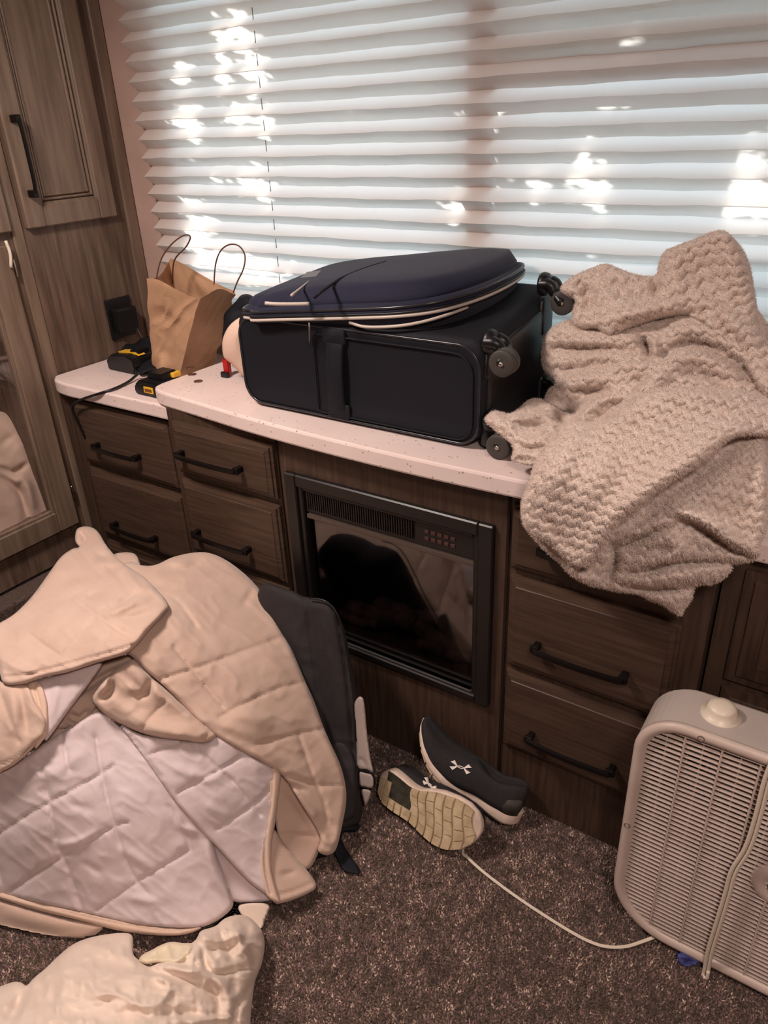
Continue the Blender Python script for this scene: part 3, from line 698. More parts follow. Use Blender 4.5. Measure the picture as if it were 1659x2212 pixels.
L3 = cloth(Z5((870, 1350), (960, 1430), (1070, 1555), (1150, 1620), (1200, 1665), (1100, 1680), (1000, 1665), (950, 1560), (900, 1430)), cbase, 5, -.004, 6, .006, 30, .03, [(Z5((900, 1400), (1000, 1550), (1100, 1640)), 14, -.010)])
build_cloth('white_lining', [L1, L2, LH, L3], lining, comf)
hm = [Z5((1188, 1092), (1228, 1118), (1222, 1200), (1205, 1330), (1190, 1430), (1190, 1540), (1215, 1640), (1225, 1682), (1170, 1655), (1140, 1560), (1142, 1430), (1165, 1320), (1180, 1200)),
      Z5((-60, 1615), (0, 1635), (150, 1677), (350, 1722), (500, 1755), (640, 1782), (790, 1795), (880, 1785), (860, 1805), (780, 1825), (640, 1822), (500, 1800), (350, 1760), (150, 1712), (0, 1665), (-60, 1650)),
      Z5((118, 730), (172, 715), (200, 780), (210, 860), (205, 940), (185, 975), (150, 1010), (155, 930), (150, 830))]
build_cloth('hem_binding', [cloth(hm[0], cbase, 2.6, .034, 7, .010, 12, .01, [(Z5((1195, 1110), (1185, 1250), (1160, 1400), (1160, 1520), (1185, 1640)), 2.5, -.006, 'line')])], hemm, comf)
build_cloth('hem_binding', [cloth(hm[1], cbase, 3, .012, 7, .010, 12, .01, [(Z5((0, 1645), (350, 1735), (640, 1795), (790, 1805)), 2.5, -.004, 'line')])], hemm, comf)
build_cloth('hem_binding', [cloth(hm[2], cbase, 2.6, .052, 6, .007, 10, .01, [(Z5((150, 730), (180, 850), (180, 950)), 2.5, -.005, 'line')])], hemm, comf)
build_cloth('care_label', [cloth(Z5((1052, 1690), (1175, 1688), (1162, 1750), (1142, 1800), (1100, 1760), (1056, 1735)), cbase, 4, .006, 3, .002, 3, .002)], sheetm, comf)

# ---- cream sheet bundle in the bottom left corner
kz = [((-20, 2080), .06), ((110, 2040), .12), ((200, 2030), .13), ((380, 2000), .14), ((420, 2060), .17), ((550, 1990), .07), ((570, 2040), .05), ((545, 2212), .05), ((560, 2120), .04), ((540, 2300), .03), ((400, 2212), .18), ((200, 2212), .24), ((0, 2212), .22), ((200, 2110), .20), ((-60, 2300), .3), ((200, 2350), .3), ((400, 2350), .22), ((480, 2060), .14)]
kbase = rbf([(p[0], p[1], tt(p[0], p[1], z=z)) for p, z in kz])
K = Z5((-60, 2070), (0, 2048), (60, 2028), (95, 2032), (115, 2045), (150, 2010), (200, 1968), (250, 1920), (310, 1870), (380, 1838), (480, 1818), (560, 1815), (582, 1840), (582, 1900), (600, 1925), (660, 1960), (760, 1900), (850, 1850), (880, 1805), (940, 1785), (985, 1750), (1040, 1735), (1085, 1742), (1125, 1775), (1150, 1815), (1158, 1870), (1145, 1950), (1118, 2020), (1105, 2100), (1096, 2200), (1096, 2330), (900, 2420), (400, 2440), (-60, 2440))
fk = [(Z5((110, 2060), (70, 2150), (30, 2230)), 14, -.022), (Z5((150, 2060), (110, 2150), (60, 2240)), 14, .014), (Z5((600, 1930), (720, 1960), (880, 1990), (980, 2060)), 10, .014), (Z5((640, 1990), (780, 2000), (920, 2070)), 10, -.010), (Z5((880, 1860), (895, 1930), (940, 1990), (1110, 1960)), 7, -.018), (Z5((905, 1890), (960, 1880), (1050, 1860)), 9, -.012), (Z5((880, 1830), (970, 1850), (1060, 1810)), 9, .014), (Z5((1000, 1760), (1060, 1850), (1090, 1950)), 10, .014), (Z5((960, 1780), (985, 1860), (1020, 1930)), 6, -.012),
      (Z5((900, 1990), (950, 2080), (960, 2200)), 10, -.012), (Z5((930, 1990), (1000, 2080), (1000, 2200)), 12, .012), (Z5((1110, 2030), (1040, 2140), (1020, 2220)), 7, -.014), (Z5((300, 2100), (520, 2040), (700, 2090)), 22, .012), (Z5((400, 1880), (520, 1900), (600, 1950)), 12, .010), (Z5((180, 2120), (340, 2080), (560, 1990)), 12, -.009), (Z5((500, 2160), (700, 2180), (850, 2150)), 14, -.010), (Z5((450, 2180), (560, 2120), (760, 2110)), 14, .010), (Z5((1050, 1900), (1100, 1860), (1140, 1880)), 7, .008)]
def crink(seed, a=.006, s1=60, s2=24):
    def fn(x, y, d, t0):
        wx = x+18*vnoise(x/70, y/70, seed+8); wy = y+18*vnoise(x/70, y/70, seed+9)
        r = 1-2*np.abs(vnoise(wx/s1, wy/(s1*.6), seed)); r2 = 1-2*np.abs(vnoise(wx/s2, wy/s2, seed+2))
        return a*(r**2-.4)+a*.4*(r2**2-.4)
    return fn
sheet = build_cloth('bed_sheet', [cloth(K, kbase, 4, 0, 22, .03, 90, .30, fk, lambda x, y, d, t0: crink(3, .020, 80, 26)(x, y, d, t0)+crink(33, .008, 46, 13)(x, y, d, t0))], sheetm)
tag(sheet, 'cream bed sheet bunched up in the bottom left corner on the carpet', 'bed sheet')
Kp = Z5((608, 1935), (625, 1908), (670, 1885), (700, 1868), (750, 1852), (800, 1858), (850, 1862), (878, 1900), (885, 1975), (860, 1990), (800, 1955), (740, 1948), (690, 1945), (640, 1950))
pcs = build_cloth('pillowcase', [cloth(Kp, kbase, 4, .012, 12, .016, 24, .03, [(Z5((620, 1930), (700, 1900), (760, 1870)), 5, -.008), (Z5((760, 1950), (820, 1900), (850, 1870)), 5, .008), (Z5((800, 1940), (840, 1950), (870, 1980)), 4, -.008)], crink(5, .012, 26, 11))], pillowm)
tag(pcs, 'yellowed cotton pillowcase corner tucked into the cream sheet', 'pillowcase')

# ---- plush blanket draped over the counter
by = [((1210, 610), 1.62), ((1310, 575), 1.64), ((1420, 600), 1.64), ((1561, 497), 1.62), ((1630, 620), 1.60), ((1659, 800), 1.50), ((1400, 700), 1.54), ((1250, 690), 1.57), ((1180, 760), 1.56), ((1200, 850), 1.50), ((1390, 790), 1.45), ((1550, 780), 1.48), ((1400, 870), 1.36), ((1300, 900), 1.36), ((1600, 880), 1.38), ((1060, 905), 1.33), ((1100, 985), 1.27), ((1180, 900), 1.40), ((1230, 950), 1.28),
      ((1180, 1000), 1.215), ((1145, 1050), 1.20), ((1128, 1100), 1.195), ((1300, 1050), 1.185), ((1450, 1000), 1.23), ((1600, 950), 1.28), ((1659, 1000), 1.26), ((1400, 1150), 1.165), ((1257, 1226), 1.19), ((1200, 1170), 1.20), ((1600, 1100), 1.19), ((1640, 1190), 1.19), ((1550, 1240), 1.20), ((1467, 1328), 1.215), ((1350, 1290), 1.205), ((1500, 1200), 1.17)]
bbase = rbf([(p[0], p[1], tt(p[0], p[1], y=y)) for p, y in by])
def chev(ang, sp=24, wl=30, am=5.5, dep=.009, seed=1, bend=0):
    """rounded zigzag rows of pile with narrow grooves between"""
    ca, sa = math.cos(math.radians(ang)), math.sin(math.radians(ang))
    def fn(x, y, d, t0):
        wx = x+26*vnoise(x/130, y/130, seed); wy = y+34*vnoise(x/110, y/110, seed+2)
        u = ca*wx+sa*wy; v = -sa*wx+ca*wy+bend*u*u/1000
        tri = np.abs((u/wl+.15*vnoise(x/40, y/40, seed+3)) % 1*2-1)*2-1
        q = (v+am*tri)/sp; fr_ = q % 1
        row = 1-np.abs(2*fr_-1)**3.2
        h = dep*(row-.6)+.0030*vnoise(x/6, y/6, seed+8)+.0022*vnoise(x/3, y/3, seed+9)
        return h+.006*vnoise(x/50, y/50, seed+10)
    return fn
P1 = Z4((440, 375), (480, 320), (540, 285), (610, 255), (690, 230), (760, 255), (850, 288), (965, 295), (985, 230), (1020, 160), (1090, 130), (1180, 95), (1260, 60), (1340, 45), (1385, 75), (1450, 150), (1490, 240), (1512, 350), (1530, 470), (1535, 560), (1600, 660), (1660, 760), (1660, 960), (1560, 930), (1450, 760), (1290, 610), (1200, 540), (1080, 522), (950, 545), (820, 590), (720, 632), (640, 590), (560, 590), (500, 550), (510, 480), (520, 430))
s1 = [(Z4((700, 600), (850, 560), (1000, 525), (1150, 510)), 12, -.016), (Z4((640, 560), (800, 520), (960, 480), (1100, 460)), 24, .024), (Z4((580, 340), (600, 420), (560, 500)), 12, -.018), (Z4((640, 330), (720, 430), (850, 480)), 24, .018), (Z4((960, 300), (965, 370), (970, 420)), 10, -.020), (Z4((1080, 160), (1060, 280), (1100, 400)), 26, .022), (Z4((1100, 510), (1250, 500), (1400, 640), (1500, 760)), 14, -.020),
      (Z4((1180, 420), (1300, 520), (1450, 600), (1540, 700)), 26, .022), (Z4((1350, 120), (1400, 250), (1440, 400)), 20, .014), (Z4((1230, 200), (1250, 330), (1300, 430)), 20, -.012), (Z4((500, 330), (560, 360), (560, 420)), 10, -.012)]
M1 = cloth(P1, bbase, 3.5, .045, 18, .03, 60, .10, s1, chev(-16, 24, 30, 5.5, dep=.010, seed=21))
P2 = Z4((335, 740), (345, 660), (375, 605), (430, 560), (520, 540), (620, 570), (720, 560), (900, 480), (1080, 430), (1250, 480), (1400, 600), (1550, 750), (1660, 880), (1660, 1040), (1500, 990), (1300, 960), (1100, 930), (950, 960), (830, 1050), (700, 1130), (560, 1180), (500, 1120), (510, 1060), (430, 1040), (370, 1010), (350, 985), (375, 930), (410, 895), (370, 850), (340, 800))
s2 = [(Z4((400, 700), (560, 710), (700, 700), (850, 715)), 10, -.024), (Z4((400, 640), (560, 650), (720, 660), (880, 650)), 20, .028), (Z4((380, 770), (520, 760), (700, 740), (850, 740)), 18, .024), (Z4((420, 830), (560, 810), (740, 790)), 10, -.016), (Z4((450, 870), (600, 850), (800, 800), (950, 800)), 20, .024), (Z4((370, 960), (480, 900), (640, 880), (760, 900)), 20, .026), (Z4((430, 1030), (520, 990), (600, 960), (720, 930)), 10, -.020), (Z4((480, 950), (600, 930), (700, 920)), 8, -.010),
      (Z4((880, 650), (930, 700), (930, 760)), 12, -.040), (Z4((950, 640), (960, 700), (970, 750)), 9, .034), (Z4((990, 700), (1100, 600), (1250, 600), (1450, 720), (1600, 880)), 22, .030), (Z4((980, 760), (1120, 680), (1280, 700), (1450, 800), (1580, 930)), 11, -.026), (Z4((1000, 800), (1150, 730), (1300, 770), (1440, 870)), 20, .026), (Z4((1130, 830), (1260, 850), (1400, 920)), 12, -.018), (Z4((850, 1000), (960, 880), (1050, 830)), 20, .024), (Z4((540, 1160), (560, 1080), (640, 1000), (760, 950)), 12, .024), (Z4((600, 1140), (680, 1060), (800, 980)), 10, -.016), (Z4((830, 930), (880, 880), (930, 840)), 10, -.018)]
M2 = cloth(P2, bbase, 3.5, .0, 16, .028, 60, .09, s2, chev(4, 22, 28, 5, seed=31, dep=.011))
P3 = Z4((22, 1105), (35, 1070), (65, 1048), (110, 1052), (150, 1065), (200, 1040), (270, 985), (340, 985), (450, 1050), (560, 1080), (540, 1180), (440, 1260), (350, 1345), (300, 1355), (230, 1345), (165, 1318), (180, 1270), (160, 1225), (110, 1185), (60, 1145))
s3 = [(Z4((60, 1080), (150, 1130), (200, 1180)), 12, .016), (Z4((150, 1075), (240, 1090), (330, 1060)), 9, .018), (Z4((200, 1120), (300, 1130), (400, 1100)), 7, -.016), (Z4((400, 1080), (440, 1120), (400, 1160)), 8, -.026), (Z4((200, 1200), (280, 1220), (370, 1190)), 9, .020), (Z4((200, 1240), (290, 1260), (370, 1240)), 6, -.016), (Z4((190, 1280), (270, 1290), (350, 1270)), 9, .016), (Z4((180, 1315), (270, 1320)), 6, -.012), (Z4((330, 1130), (380, 1170), (390, 1220)), 8, -.012), (Z4((340, 990), (460, 1050), (560, 1070)), 10, .016)]
M3 = cloth(P3, bbase, 3, .004, 13, .022, 20, .02, s3, chev(25, 18, 24, 4, seed=41, dep=.008))
P4 = Z4((410, 1190), (450, 1120), (520, 1080), (600, 1110), (720, 1070), (830, 1000), (900, 945), (1000, 915), (1150, 915), (1300, 920), (1450, 930), (1600, 980), (1680, 1010), (1680, 1160), (1600, 1185), (1500, 1185), (1400, 1200), (1330, 1250), (1250, 1320), (1160, 1380), (1080, 1430), (1020, 1470), (950, 1520), (870, 1590), (760, 1680), (700, 1780), (640, 1860), (590, 1915), (520, 1910), (460, 1870), (390, 1810), (290, 1745), (232, 1680), (220, 1600), (225, 1540), (262, 1440), (300, 1330), (350, 1250))
s4 = [(Z4((340, 1300), (320, 1450), (300, 1560), (350, 1680)), 12, -.010), (Z4((560, 1180), (440, 1330), (340, 1520)), 30, .016), (Z4((1480, 1110), (1300, 1180), (1120, 1330), (900, 1490), (720, 1640), (620, 1800)), 26, .022), (Z4((620, 1180), (760, 1090), (900, 1000)), 24, .018), (Z4((560, 1170), (640, 1120), (740, 1040)), 8, -.014), (Z4((340, 1600), (420, 1720), (520, 1850)), 9, -.012), (Z4((900, 1000), (1100, 960), (1300, 980), (1500, 1000)), 26, .014), (Z4((800, 1250), (650, 1400), (560, 1600)), 30, .010)]
M4 = cloth(P4, bbase, 3.2, .060, 20, .034, 40, .05, s4, chev(20, 24, 29, 5.5, seed=51, dep=.011))
P5 = Z4((1500, 1150), (1600, 1140), (1600, 1200), (1575, 1230), (1580, 1300), (1584, 1400), (1588, 1500), (1592, 1600), (1592, 1680), (1575, 1740), (1552, 1790), (1550, 1850), (1500, 1885), (1440, 1895), (1395, 1905), (1385, 1940), (1330, 1990), (1270, 2015), (1190, 2025), (1165, 2100), (1130, 2145), (1105, 2190), (1060, 2165), (1000, 2125), (930, 2100), (870, 2070), (740, 2050), (650, 2030), (600, 2020), (500, 1965), (430, 1890), (380, 1850), (300, 1770), (260, 1690), (400, 1650), (600, 1750), (750, 1600), (950, 1450), (1200, 1300))
s5 = [(Z4((1480, 1190), (1300, 1320), (1100, 1460), (950, 1560), (850, 1650)), 22, -.030), (Z4((1560, 1840), (1420, 1790), (1300, 1700), (1200, 1640), (1090, 1600), (1010, 1620)), 20, .034), (Z4((1500, 1860), (1380, 1810), (1280, 1740), (1180, 1680), (1090, 1660)), 9, -.028), (Z4((750, 1730), (860, 1720), (960, 1680), (1040, 1660)), 12, .020), (Z4((700, 1810), (800, 1800), (900, 1750), (1020, 1700)), 9, -.020), (Z4((740, 1800), (740, 1900), (700, 2000)), 10, -.034), (Z4((830, 1900), (930, 1880), (1040, 1860), (1110, 1800), (1000, 1760), (900, 1820)), 14, .020), (Z4((780, 1940), (900, 1945), (1050, 1900), (1250, 1890), (1390, 1900)), 8, -.024),
      (Z4((780, 1985), (950, 1990), (1150, 1960), (1350, 1940)), 16, .022), (Z4((760, 2010), (900, 2040), (1050, 2040), (1190, 2030)), 8, -.022), (Z4((880, 2060), (1000, 2090), (1120, 2090)), 14, .014), (Z4((640, 2000), (560, 1960), (480, 1900)), 12, .014), (Z4((520, 1960), (600, 1900), (660, 1880)), 10, -.012), (Z4((1550, 1250), (1560, 1450), (1560, 1650)), 20, .012), (Z4((1200, 1640), (1350, 1590), (1500, 1600)), 20, -.006)]
M5 = cloth(P5, bbase, 3.2, .012, 16, .026, 40, .04, s5, chev(10, 22, 28, 5.5, seed=61, dep=.009))
P6 = Z4((1510, 470), (1560, 520), (1620, 600), (1680, 650), (1680, 900), (1600, 800), (1540, 660))
M6 = cloth(P6, bbase, 4, -.01, 12, .02, 40, .05, (), chev(60, 24, 28, 5, seed=71))
blanket = build_cloth('plush_blanket', [M1, M2, M3, M4, M5, M6], furm)
tag(blanket, 'fluffy pale pink-beige blanket with zigzag ribs hanging over the counter edge', 'blanket')

# soft pile standing off the blanket
bme = blanket.data; nf = len(bme.polygons); nv = len(bme.vertices)
co = np.empty(nv*3); bme.vertices.foreach_get('co', co); co = co.reshape(-1, 3)
fn_ = np.empty(nf*3); bme.polygons.foreach_get('normal', fn_); fn_ = fn_.reshape(-1, 3)
cc_ = np.empty(nf*3); bme.polygons.foreach_get('center', cc_); cc_ = cc_.reshape(-1, 3)
fa_ = np.empty(nf); bme.polygons.foreach_get('area', fa_)
vis = np.abs(((CAM-cc_)/np.linalg.norm(CAM-cc_, axis=1)[:, None]*fn_).sum(1))
outw = ((CAM-cc_)*fn_).sum(1) > 0
ok = np.where(outw)[0]; pr = fa_[ok]/fa_[ok].sum()
nh = 170000; pick = rng.choice(ok, nh, p=pr)
lt0 = np.empty(nf, np.int32); bme.polygons.foreach_get('loop_start', lt0); lv = np.empty(len(bme.loops), np.int32); bme.loops.foreach_get('vertex_index', lv)
ca_, cb_, ccn, cdn = [co[lv[lt0[pick]+k]] for k in range(4)]
uu_ = rng.random((nh, 1)); vv_ = rng.random((nh, 1))
pt = (ca_*(1-uu_)+cb_*uu_)*(1-vv_)+(cdn*(1-uu_)+ccn*uu_)*vv_
nn_ = fn_[pick]; dr_ = nn_+rng.normal(0, .75, (nh, 3))+np.array([0, 0, -.25]); dr_ /= np.linalg.norm(dr_, axis=1)[:, None]
Lh = rng.uniform(.0022, .0052, (nh, 1)); sd3 = np.cross(dr_, rng.normal(0, 1, (nh, 3))); sd3 /= np.linalg.norm(sd3, axis=1)[:, None]
FV = np.stack([pt-nn_*.0006-sd3*.00055, pt-nn_*.0006+sd3*.00055, pt+dr_*Lh], 1).astype(np.float32)
me = bpy.data.meshes.new('fuzz'); me.vertices.add(nh*3); me.vertices.foreach_set('co', FV.ravel())
me.loops.add(nh*3); me.loops.foreach_set('vertex_index', np.arange(nh*3, dtype=np.int32))
me.polygons.add(nh); me.polygons.foreach_set('loop_start', (np.arange(nh)*3).astype(np.int32)); me.polygons.foreach_set('loop_total', np.full(nh, 3, np.int32))
me.update(); fz = link('fuzz', me, furm, blanket); fz['kind'] = 'stuff'

# ---- quilt added behind the clear pane to imitate the mirror door's reflection
gx_ = [((-60, 880), -2.30), ((60, 930), -2.27), ((118, 1112), -2.215), ((0, 1165), -2.215), ((40, 1040), -2.235), ((-60, 1180), -2.215)]
gbase = rbf([(p[0], p[1], tt(p[0], p[1], x=v)) for p, v in gx_])
gl = [cloth([(-60, 870), (0, 888), (25, 897), (45, 912), (60, 940), (72, 975), (85, 1010), (98, 1055), (112, 1090), (116, 1125), (60, 1160), (-60, 1200)], gbase, 4, .0, 12, .02, 20, .03,
     [([(0, 1010), (30, 1020), (60, 1000)], 6, -.014), ([(0, 1030), (40, 1060), (60, 1120)], 7, -.02), ([(30, 1040), (55, 1040), (75, 1100)], 9, .018), ([(0, 900), (40, 950), (60, 1000)], 14, .010), ([(0, 960), (30, 940)], 8, -.006)], crink(16, .004))]
bedd = build_cloth('reflection_quilt', gl, beige)
tag(bedd, 'beige quilt added behind the clear door pane to imitate a mirror reflection', 'quilt')

# ------------------------------------------------------------------ suitcase lying on the counter
CT = .9145
suit = empty('suitcase', (-1.0, 1.48, CT), 'dark navy soft-sided suitcase with light piping lying flat on the counter', 'suitcase')
SX0, SX1, SY0, SY1, SZ0, SZ1 = -1.338, -.668, 1.322, 1.672, CT+.006, CT+.235
def rr_xz(i, y, r=.055, n=6):
    return [(x, y, z) for x, z in rrect(SX0+i, SZ0+i, SX1-i, SZ1-i, (max(r-i, .012), .03, .03, max(r-i, .012)), n)]
rings = [rr_xz(.03, SY0+.004), rr_xz(.016, SY0), rr_xz(.006, SY0+.003), rr_xz(0, SY0+.014)]+[rr_xz(0, y) for y in np.linspace(SY0+.03, SY1-.03, 8)]+[rr_xz(.006, SY1-.004), rr_xz(.02, SY1)]
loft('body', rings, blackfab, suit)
# side panel piping and far edge piping
tube('piping', [(x, SY0+.001, z) for x, z in rrect(SX0+.006, SZ0+.004, SX1-.008, SZ1-.012, (.05, .05, .05, .05), 8)], .0034, pipeb, suit, 7, True)
tube('piping', [(x, SY0-.001, z) for x, z in rrect(-1.10, SZ0+.012, SX1-.022, SZ1-.03, (.04, .045, .01, .01), 8)], .0022, blackfab, suit, 6, True)
# end panel moulded guards
bm = bmesh.new()
for yy in (SY0+.012, SY1-.075):
    add_box(bm, (SX1-.012, yy, SZ0-.001), (SX1+.010, yy+.062, SZ0+.065), .010, 3)
    add_box(bm, (SX1-.012, yy, SZ1-.085), (SX1+.008, yy+.062, SZ1-.01), .010, 3)
g = bm_obj('corner_guard', bm, blackpl, suit, True); g['kind'] = 'stuff'
loft('end_plate', [[(SX1+dx, y, z) for y, z in rrect(SY0+.02+i, SZ0+.012+i, SY1-.02-i, SZ1-.03-i, .03)] for dx, i in ((-.004, 0), (.003, .002), (.005, .012))], blackpl, suit)
def caster(cy, cz, ax_px, drop=(.0, 0, -1), big=1.0):
    hx = SX1+.004
    wx, wy, wz = ax_px
    h = None
    bm = bmesh.new()
    # curved arm from the socket to the axle
    for s_ in (-.014, .014):
        add_tube(bm, catmull([(hx-.006, cy+s_, cz+.012), (hx+.018, cy+s_, cz+.012), (hx+.030, cy+s_, (cz+wz)/2+.006), (wx, wy+s_, wz)], 6), [.013]*6+[.012]*6+[.010]*7, 10)
    add_lathe(bm, [(.024, -.006), (.026, 0), (.024, .010), (.016, .016)], (hx-.002, cy, cz+.010), (1, 0, 0), 20)
    h = bm_obj('wheel_housing', bm, blackpl, suit, True)
    r = .0265
    for s_ in (-.009, .009):
        lathe('wheel', [(r*.55, -.007), (r*.9, -.0068), (r, -.005), (r, .005), (r*.9, .0068), (r*.55, .007)], (wx, wy+s_, wz), (0, 1, 0), rubber, h, 26)
    lathe('axle', [(.0045, -.019), (.0045, .019)], (wx, wy, wz), (0, 1, 0), chrome, h, 12)
w_ = at(1090, 782, x=-.612); caster(1.345, 1.135, (-.612, w_[1], w_[2]))
w_ = at(1219, 652, x=-.612); caster(w_[1]+.01, w_[2]+.022, (-.612, w_[1], w_[2]))
caster(1.352, .968, (-.622, 1.318, CT+.027))
caster(1.635, .968, (-.622, 1.640, CT+.027))
# side carry handle
P = [(-1.035, SY0-.001, SZ1-.035), (-1.035, SY0-.008, SZ1-.06), (-1.037, SY0-.013, 1.03), (-1.04, SY0-.008, SZ0+.04), (-1.04, SY0-.001, SZ0+.02)]
C_ = catmull(P, 5)
loft('carry_handle', [[(c[0]+dx, c[1]+dy, c[2]) for dx, dy in ((-.024, .003), (-.022, -.002), (.020, -.002), (.024, .003), (.020, .006), (-.022, .006))] for c in C_], blackfab, suit)
for z in (SZ0+.025, SZ1-.03):
    loft('handle_anchor', [[(-1.038+dx*s_, SY0-.0+o, z+dz*s_) for dx, dz in rrect(-.032, -.018, .032, .018, .008, 4)] for s_, o in ((1, .004), (1, -.004), (.9, -.006))], blackfab, suit)

# padded lid: rings that follow the tilted top edge
front = [at(px, py, y=y_) for px, py, y_ in ((545, 684, 1.300), (600, 693, 1.303), (680, 693, 1.306), (760, 691, 1.310), (850, 685, 1.318), (930, 671, 1.345), (1000, 652, 1.40), (1060, 632, 1.475), (1105, 611, 1.56), (1131, 596, 1.645))]
_A = np.array([[1, p[0], p[1]] for p in front]+[[1, -1.30, 1.66]]); _z = np.array([p[2] for p in front]+[SZ1+.012])
_cf = np.linalg.lstsq(_A, _z, rcond=None)[0]
def lidz(x, y): return float(_cf[0]+_cf[1]*x+_cf[2]*y)
LO = [(p[0], p[1]) for p in front]
bx_, by_ = LO[-1]
LO += [(bx_-.04, 1.678), (-.90, 1.682), (-1.05, 1.682), (-1.22, 1.68), (-1.31, 1.66), (-1.335, 1.58), (-1.338, 1.45), (-1.325, 1.34), (LO[0][0]-.012, LO[0][1]+.015)]
LOs = catmull(LO, 9, True)
cen = np.mean(LOs, 0)
LOs = [np.array(p) for p in LOs]
def lring(inset, dz):
    out = []
    for p in LOs:
        v = cen-p; L = np.linalg.norm(v); q = p+v/L*min(inset, L*.999)
        out.append((q[0], q[1], lidz(q[0], q[1])+dz))
    return out
def zz(q): return lidz(q[0], q[1])
_base = [(q[0], q[1], SZ1-.008) for q in lring(.022, 0)]
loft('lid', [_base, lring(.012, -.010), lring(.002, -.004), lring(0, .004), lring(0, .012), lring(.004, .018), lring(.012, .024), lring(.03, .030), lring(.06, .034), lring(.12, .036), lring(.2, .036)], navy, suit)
tube('light_piping', [(p[0], p[1], zz(p)-.001) for p in LOs], .0038, reflect, suit, 7, True)
tube('zipper', [(p[0]+(p[0]-cen[0])*.004, p[1]+(p[1]-cen[1])*.004, zz(p)+.006) for p in LOs], .0026, blackpl, suit, 6, True)
tube('edge_piping', [(p[0]+(cen[0]-p[0])*.006, p[1]+(cen[1]-p[1])*.006, zz(p)+.017) for p in LOs], .0040, pipeb, suit, 7, True)
# loose end of the light piping that hangs a little below the lid
tube('light_piping', catmull([at(755, 697, y=1.313), at(790, 706, y=1.312), at(850, 705, y=1.315), at(905, 697, y=1.33), at(960, 682, y=1.36), at(1010, 664, y=1.42)], 6), .0034, reflect, suit, 7)
# front pocket, domed
PK = [np.array(p) for p in LOs]
def pring(f, dz):
    out = []
    for p in PK:
        v_ = cen-p; q = p+v_/np.linalg.norm(v_)*min((1-f)*.30, np.linalg.norm(v_)*.97) if f > .5 else cen+(p-cen)*f*.6
        dome = .016*max(0, 1-((q[0]+.95)/.36)**2)
        out.append((q[0], q[1], lidz(q[0], q[1])+dz+dome*(1 if dz > .04 else 0)))
    return out
loft('front_pocket', [pring(.94, .022), pring(.945, .030), pring(.93, .037), pring(.89, .043), pring(.80, .048), pring(.66, .051), pring(.5, .052), pring(.3, .052), pring(.1, .052)], navy, suit)
def topz(x, y):
    dome = .016*max(0, 1-((x+.95)/.36)**2)
    return lidz(x, y)+.050+dome
def ontop(px, py, e=.001):
    z = 1.21
    for _ in range(12):
        p = at(px, py, z=z); z = .5*z+.5*(topz(p[0], p[1])+e)
    return at(px, py, z=z)
tube('pocket_seam', catmull([ontop(680, 642, .0), ontop(705, 622, .0), ontop(740, 600, .0), ontop(790, 580, .0), ontop(835, 566, .0)], 6), .0035, blackfab, suit, 6)
tube('pocket_zip_trim', catmull([at(573, 655, z=SZ1+.052), at(600, 657, z=SZ1+.050), at(640, 657, z=SZ1+.049), at(668, 656, z=SZ1+.049)], 4), .0042, reflect, suit, 7)
tube('zip_trim', catmull([ontop(630, 638), ontop(645, 626), ontop(657, 616), ontop(667, 607)], 4), [.0035, .0035, .003, .003, .0026, .0026, .0024, .0022, .002, .0018, .0016, .0014, .0012], reflect, suit, 6)
q = [ontop(648, 600, .0015), ontop(682, 597, .0015), ontop(694, 584, .0015), ontop(664, 587, .0015)]
mesh('sewn_badge', [tuple(p) for p in q]+[(p[0], p[1], p[2]-.004) for p in q], [(0, 1, 2, 3), (7, 6, 5, 4), (0, 4, 5, 1), (1, 5, 6, 2), (2, 6, 7, 3), (3, 7, 4, 0)], mat('dull_grey_badge', (112, 108, 108), .45, metal=.4), suit)
tube('zipper_pull', [at(668, 697, y=1.308), at(669, 712, y=1.309), at(669, 740, y=1.312)], [.002, .0028, .0022], mat('grey_pull', (120, 112, 106), .4, metal=.5), suit, 6)

# ------------------------------------------------------------------ kraft paper bag
bagc = {'bl': [(-1.900, 1.486), (-1.757, 1.466), (-1.742, 1.60), (-1.89, 1.63)]}
BT = [at(320, 607, y=1.46), at(432, 636, y=1.45), at(505, 631, y=1.58), at(365, 572, y=1.62)]
BB = [np.array([x, y, .8725]) for x, y in bagc['bl']]
bag = empty('paper_bag', (-1.82, 1.54, .872), 'brown kraft paper shopping bag with twisted handles in the corner', 'paper bag')
def perim(c, k, n):
    s_ = k/n*4; i = int(s_) % 4; f_ = s_-int(s_); return c[i]*(1-f_)+c[(i+1) % 4]*f_
N_, M_ = 96, 34
V = []; F = []
topdip = [0, 0, 0, 0]
for off in (0, 1):
    for j in range(M_+1):
        v = j/M_
        ctr = (sum(BB)/4)*(1-v)+(sum(BT)/4)*v
        for k in range(N_):
            p = perim(BB, k, N_)*(1-v)+perim(BT, k, N_)*v
            pinch = .10*math.sin(math.pi*v)**1.5
            d = p-ctr; side = abs(((k/N_*4) % 1)-.5)*2
            p = ctr+d*(1-pinch*(1.15-side*.8))
            nrm = d/np.linalg.norm(d)
            cr = .014*float(vnoise(k/9+v*3, v*7-k/20, 4))+.010*(1-2*abs(float(vnoise(k/6.-v*4, v*5, 9))))-.005
            p = p+nrm*(cr*(1 if 0 < j else .1))
            if v > .8: p[2] += (v-.8)/.2*(.012*math.sin(k/N_*6.28*3+.6)+(.012 if 2 < k/N_*4 < 3 else 0))
            if off: p = p-nrm*.0012
            V.append(p)
base_n = (M_+1)*N_
for j in range(M_):
    for k in range(N_):
        a = j*N_+k; b_ = j*N_+(k+1) % N_
        F.append((a, b_, b_+N_, a+N_)); F.append((base_n+a, base_n+a+N_, base_n+b_+N_, base_n+b_))
